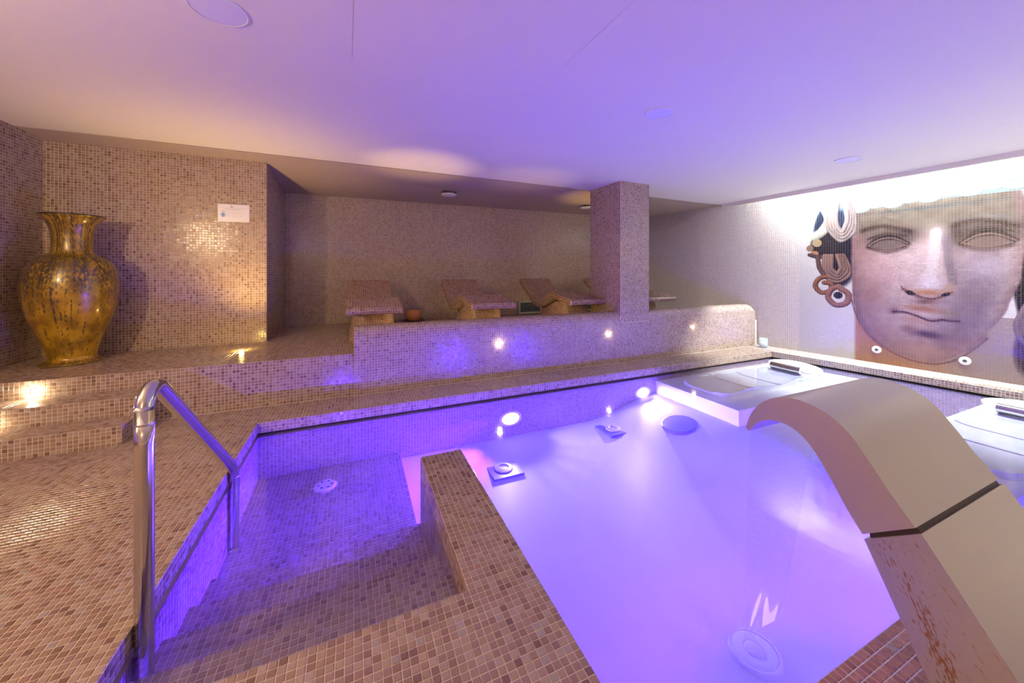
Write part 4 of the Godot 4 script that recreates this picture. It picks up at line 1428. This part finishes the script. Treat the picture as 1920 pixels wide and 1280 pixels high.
func vase_glaze() -> StandardMaterial3D:
	# gold ground, mottled brown shoulders and dark runs that start at the shoulder and thin out downwards
	var w := 512
	var h := 512
	var n := FastNoiseLite.new()
	n.seed = 11; n.frequency = 0.02; n.fractal_octaves = 5
	var fine := FastNoiseLite.new()
	fine.seed = 23; fine.frequency = 0.09; fine.fractal_octaves = 3
	var run := FastNoiseLite.new()
	run.seed = 7; run.frequency = 0.05; run.fractal_octaves = 2
	var img := Image.create(w, h, false, Image.FORMAT_RGB8)
	for y in h:
		var v := float(y) / h
		for x in w:
			var a := TAU * x / w
			var cx := cos(a) * 82.0
			var cy := sin(a) * 82.0
			var m := n.get_noise_3d(cx, cy, y * 0.9)
			var f := fine.get_noise_3d(cx * 1.6, cy * 1.6, y * 0.8)
			var r := run.get_noise_3d(cx * 3.6, cy * 3.6, y * 0.10)
			var c := Vector3(138, 104, 14).lerp(Vector3(186, 146, 26), clampf(0.5 + m * 1.8, 0, 1))
			var mottle := smoothstep(0.40, 0.66, v) * (1.0 - smoothstep(0.70, 0.78, v)) + 0.25 * smoothstep(0.74, 0.8, v) + (0.8 if v < 0.05 else 0.0)
			c = c.lerp(Vector3(96, 78, 34), clampf(mottle * (0.75 + f * 1.8), 0, 0.92))
			var reach := smoothstep(0.18, 0.62, v)
			var drip := clampf((r * 1.4 + reach * 0.55 - 0.66 + f * 0.9) * 5.0, 0.0, 1.0)
			c = c.lerp(Vector3(66, 56, 46), drip * 0.85)
			img.set_pixel(x, y, rgb(c.x, c.y, c.z))
	var g := mat(Color.WHITE, 0.32, 0.12)
	g.albedo_texture = ImageTexture.create_from_image(img)
	g.clearcoat_enabled = true
	g.clearcoat = 0.6
	g.clearcoat_roughness = 0.12
	return g

func handrail() -> void:
	var x := -0.712
	var t := thing("handrail", Vector3(x, -0.27, -1.79), "bent steel handrail beside the pool steps", "handrail")
	var o := t.position
	var st := begin()
	var pts := []
	pts.append(Vector3(x, -0.264, -1.79))
	for k in 9: pts.append(Vector3(x, -0.2 + 0.98 * k / 8.0, -1.79))
	# bend over the top
	var c := Vector3(x, 0.775, -1.862)
	for k in 10:
		var a := deg_to_rad(lerpf(0, 127, k / 9.0))
		pts.append(c + Vector3(0, sin(a), cos(a)) * 0.072)
	pts.append(Vector3(x, 0.06, -2.84))
	pts.append(Vector3(x, 0.035, -2.868))
	pts.append(Vector3(x, 0.0, -2.895))
	pts.append(Vector3(x, -0.04, -2.905))
	pts.append(Vector3(x, -0.52, -2.905))
	var q := []
	for p in pts: q.append(p - o)
	tube(st, q, 0.0285, 28)
	part("rail", st, M.chrome, t)
	for p in [Vector3(x, -0.264, -1.79), Vector3(x, -0.516, -2.905)]:
		st = begin()
		turned(st, [Vector2(0.029, 0.0), Vector2(0.042, 0.0), Vector2(0.042, 0.006), Vector2(0.034, 0.014), Vector2(0.028, 0.014)], p - o, Vector3.UP, 28)
		part("foot_flange", st, M.chrome, t)
	for p in [[Vector3(x, 0.73, -1.79), Vector3.UP], [Vector3(x, -0.045, -2.905), Vector3.UP]]:
		st = begin()
		turned(st, [Vector2(0.0288, -0.004), Vector2(0.0294, 0.0), Vector2(0.0288, 0.004)], p[0] - o, p[1], 28)
		part("weld_ring", st, M.steel, t)

# ------------------------------------------------------------------ the steel water spout

func rust_tex() -> ImageTexture:
	var img := Image.create(256, 512, false, Image.FORMAT_RGB8)
	var n := FastNoiseLite.new()
	n.seed = 41; n.frequency = 0.06; n.fractal_octaves = 3
	var g := FastNoiseLite.new()
	g.seed = 17; g.frequency = 0.3
	for y in 512:
		for x in 256:
			var v := y / 512.0
			var u := x / 256.0
			var base := 196.0 + 10.0 * g.get_noise_2d(x * 3.0, y * 0.12)
			var c := Vector3(base, base - 6, base - 12)
			var centre := 0.30 + 0.10 * sin(v * 5.0)
			var band := exp(-pow((u - centre) / 0.16, 2.0)) * (0.35 + 0.65 * smoothstep(0.0, 0.5, v))
			var k := clampf((n.get_noise_2d(x * 1.2, y * 0.6) + band * 0.62 - 0.42) * 2.6, 0.0, 1.0)
			c = c.lerp(Vector3(164, 112, 62), k * 0.8)
			var s := clampf((g.get_noise_2d(x * 1.0, y * 0.5) + band * 0.5 - 0.74) * 5.0, 0.0, 1.0)
			c = c.lerp(Vector3(74, 48, 34), s * 0.8)
			img.set_pixel(x, y, rgb(c.x, c.y, c.z))
	return ImageTexture.create_from_image(img)

func fountain() -> void:
	var x0 := 1.36
	var x1 := 1.925
	var t := thing("water_spout", Vector3(1.64, 0.0016, -0.2), "large brushed steel swan neck water spout at the lower right", "fountain")
	var o := t.position
	var outer := [Vector2(-0.914, 0.704), Vector2(-0.900, 0.751), Vector2(-0.875, 0.796), Vector2(-0.840, 0.832), Vector2(-0.795, 0.857), Vector2(-0.753, 0.867), Vector2(-0.714, 0.866), Vector2(-0.676, 0.858), Vector2(-0.641, 0.843), Vector2(-0.600, 0.812), Vector2(-0.552, 0.748), Vector2(-0.508, 0.683), Vector2(-0.459, 0.620)]
	var inner := [Vector2(-0.569, 0.531), Vector2(-0.605, 0.582), Vector2(-0.651, 0.660), Vector2(-0.678, 0.702), Vector2(-0.704, 0.734), Vector2(-0.732, 0.756), Vector2(-0.763, 0.769), Vector2(-0.795, 0.772), Vector2(-0.828, 0.766), Vector2(-0.863, 0.746), Vector2(-0.888, 0.716), Vector2(-0.902, 0.697)]
	var brushed := mat(rgb(192, 182, 164), 0.42, 0.75)
	brushed.uv1_triplanar = true
	brushed.uv1_scale = Vector3(0.4, 5.0, 5.0)
	brushed.roughness = 0.42
	M.brushed = brushed
	var up3 := []
	for p in outer: up3.append(Vector3(0, p.y, p.x))
	var dn3 := []
	for p in inner: dn3.append(Vector3(0, p.y, p.x))
	var prof := []
	var groups := []
	for p in smooth_curve(up3, 0.015):
		prof.append(Vector2(p.z - o.z, p.y - o.y)); groups.append(4)
	groups[-1] = -1
	for p in smooth_curve(dn3, 0.015):
		prof.append(Vector2(p.z - o.z, p.y - o.y)); groups.append(5)
	groups[-1] = -1
	var st := begin()
	extrude(st, prof, x0 - o.x, x1 - o.x, groups)
	part("hood", st, brushed, t)
	# dark joint between hood and stem
	st = begin()
	var joint := [Vector2(-0.470, 0.63), Vector2(-0.560, 0.548), Vector2(-0.550, 0.50), Vector2(-0.44, 0.59)]
	var jp := []
	for p in joint: jp.append(p - Vector2(o.z, o.y))
	extrude(st, jp, x0 - o.x + 0.012, x1 - o.x - 0.012)
	part("joint", st, mat(rgb(74, 62, 50), 0.5, 0.6), t)
	# the stem, its near flank stained with rust
	var stem := [Vector2(-0.448, 0.612), Vector2(-0.565, 0.519), Vector2(-0.324, 0.0), Vector2(-0.045, 0.0)]
	var sp := []
	for p in stem: sp.append(p - Vector2(o.z, o.y))
	st = begin()
	extrude(st, sp, x0 - o.x + 0.002, x1 - o.x)
	part("stem", st, brushed, t)
	st = begin()
	var rust := mat(Color.WHITE, 0.36, 0.9)
	rust.albedo_texture = rust_tex()
	var q := []
	for p in stem: q.append(Vector3(x0 - o.x, p.y - o.y, p.x - o.z))
	var r := [Vector3(0.002, 0, 0), Vector3(0.002, 0, 0), Vector3(0.002, 0, 0), Vector3(0.002, 0, 0)]
	var uv := [Vector2(1, 0), Vector2(0, 0), Vector2(0, 1), Vector2(1, 1)]
	st.set_smooth_group(-1)
	for i in [0, 2, 1, 0, 3, 2]:
		st.set_uv(uv[i]); st.add_vertex(q[i])
	for k in 4:
		var a: Vector3 = q[k]
		var b: Vector3 = q[(k + 1) % 4]
		for v in [[a, uv[k]], [b + r[0], uv[(k + 1) % 4]], [b, uv[(k + 1) % 4]], [a, uv[k]], [a + r[0], uv[k]], [b + r[0], uv[(k + 1) % 4]]]:
			st.set_uv(v[1]); st.add_vertex(v[0])
	part("flank_sheet", st, rust, t).set_meta("label", "rust stained flank of the stem")
	st = begin()
	cbox(st, Vector3(x0 - o.x - 0.03, 0.0, -0.37 - o.z), Vector3(x1 - o.x + 0.03, 0.006, 0.0 - o.z), 0.002)
	part("base_plate", st, brushed, t)
	# the thin sheet of falling water
	var wm := mat(Color(0.9, 0.9, 1.0, 0.02), 0.03)
	wm.transparency = BaseMaterial3D.TRANSPARENCY_ALPHA
	st = begin()
	var nlev := 20
	var lev := []
	for j in nlev + 1:
		var f := float(j) / nlev
		var y := lerpf(0.699, WATER, f)
		var z := -0.905 - 0.028 * sqrt(f) 
		var pinch := 1.0 - 0.55 * pow(f, 0.7)
		var row := []
		for k in 17:
			var s := k / 16.0
			var edge := 0.010 * exp(-pow((s if s < 0.5 else 1.0 - s) / 0.05, 2.0))
			var x := x0 + 0.02 + (x1 - x0 - 0.04) * (s * pinch)
			row.append(Vector3(x, y, z + 0.0015 * sin(s * 9.0 + f * 7.0) * f) + Vector3(0, 0, edge * 0.0))
		lev.append(row)
	for j in nlev:
		for k in 16:
			quad(st, lev[j + 1][k], lev[j + 1][k + 1], lev[j][k + 1], lev[j][k], 1)
	var sheet := part("water_sheet", st, wm, self)
	tag(sheet, "thin clear sheet of water falling from the steel spout into the pool", "water", "", "stuff")

func added_floor_ring() -> void:
	# an added glowing ring, standing in for the bright patch below the falling water
	var z := -1.28
	var x := 1.975
	var t := thing("added_floor_glow", Vector3(x, pool_floor(x, z), z), "glowing ring added in the pool floor for the bright patch below the falling water", "light")
	var st := begin()
	turned(st, [Vector2(0.13, -0.01), Vector2(0.13, 0.006), Vector2(0.12, 0.010), Vector2(0.11, 0.010)], Vector3.ZERO, Vector3.UP, 40)
	part("rim", st, M.basin, t)
	st = begin()
	turned(st, [Vector2(0.11, 0.008), Vector2(0.085, 0.014), Vector2(0.05, 0.012)], Vector3.ZERO, Vector3.UP, 40, true)
	part("lens", st, glow(Color(0.80, 0.74, 1.0), 0.16), t)
	st = begin()
	turned(st, [Vector2(0.05, 0.010), Vector2(0.045, 0.016), Vector2(0.02, 0.018), Vector2(0.0, 0.018)], Vector3.ZERO, Vector3.UP, 32)
	part("jet", st, M.basin, t)
	spot(t.position + Vector3(0, 0.03, 0), Vector3.UP, 40.0, Color(0.92, 0.84, 1.0), 0.1, "added_floor_glow_lamp", 1.0)

# ------------------------------------------------------------------ massage loungers in the pool

func pool_lounger(xh: float, xf: float, za: float, zb: float, label: String, called := "pool_lounger") -> void:
	var t := thing(called, Vector3((xh + xf) / 2, -0.175, (za + zb) / 2), label, "pool lounger", "massage loungers in the pool")
	var o := t.position
	var top := []
	var n := 60
	for i in n + 1:
		var f := float(i) / n            # 0 at the foot, 1 at the head
		var y := -0.128 - 0.018 * cos(f * TAU * 2.0) - 0.02 * smoothstep(0.0, 0.15, f) + 0.085 * smoothstep(0.80, 1.0, f)
		top.append(Vector2(lerpf(xf, xh, f), y))
	var st := begin()
	var acry := mat(rgb(226, 234, 234), 0.06)
	acry.clearcoat_enabled = true
	acry.clearcoat = 0.5
	var m := 16
	var grid := []
	for i in n + 1:
		var f := float(i) / n
		var round := 1.0 if f > 0.06 and f < 0.94 else sqrt(maxf(0.0, 1.0 - pow((0.06 - f if f < 0.5 else f - 0.94) / 0.06, 2.0))) * 0.35 + 0.65
		var row := []
		for k in m + 1:
			var s := k / float(m) * 2.0 - 1.0
			var lip := 0.022 * pow(absf(s), 6.0)
			row.append(Vector3(top[i].x - o.x, top[i].y + lip - o.y, (zb - za) / 2 * s * round))
		grid.append(row)
	var sgn := 1 if xh > xf else -1
	for i in n:
		for k in m:
			quad(st, grid[i][k], grid[i][k + 1], grid[i + 1][k + 1], grid[i + 1][k], 1)
	# rim going down to the bench
	for k in 2:
		var kk: int = [0, m][k]
		for i in n:
			var a: Vector3 = grid[i][kk]
			var b: Vector3 = grid[i + 1][kk]
			out_quad(st, a, b, Vector3(b.x, 0.0, b.z), Vector3(a.x, 0.0, a.z), Vector3(a.x, a.y, 0))
	for i in [0, n]:
		for k in m:
			var a: Vector3 = grid[i][k]
			var b: Vector3 = grid[i][k + 1]
			out_quad(st, a, b, Vector3(b.x, 0.0, b.z), Vector3(a.x, 0.0, a.z), Vector3(0, a.y, 0))
	part("moulded_shell", st, acry, t)
	# white head plate
	st = begin()
	var hp := []
	for p in [Vector2(0.34, 0.0), Vector2(0.34, 0.02), Vector2(0.32, 0.028), Vector2(0.0, 0.030)]: hp.append(p)
	var c := Vector3(xh - 0.10 - o.x, 0.092, 0.0)
	var nn := Vector3(-0.30, 1.0, 0).normalized()
	turned(st, hp, c, nn, 40, false, 0.42)
	part("head_plate", st, M.white, t)
	# steel head roll
	st = begin()
	var rc := Vector3(xh - 0.30 - o.x, 0.105, 0)
	tube(st, [rc - Vector3(0, 0, 0.19), rc - Vector3(0, 0, 0.185), rc + Vector3(0, 0, 0.185), rc + Vector3(0, 0, 0.19)], 0.048, 28)
	part("head_roll", st, M.chrome, t)
	# pale ridges across the shell
	for f in [0.27, 0.55]:
		st = begin()
		var i := int(f * n)
		var pts := []
		for k in m + 1: pts.append(grid[i][k] + Vector3(0, 0.004, 0))
		tube(st, pts, 0.007, 8)
		part("ridge", st, M.white, t)

func pool_loungers() -> void:
	pool_lounger(5.86, 3.88, -3.47, -2.86, "clear moulded massage lounger at the waterline in the far corner of the pool")
	pool_lounger(6.18, 4.20, -1.52, -0.92, "clear moulded massage lounger at the waterline, cut by the right edge behind the spout")
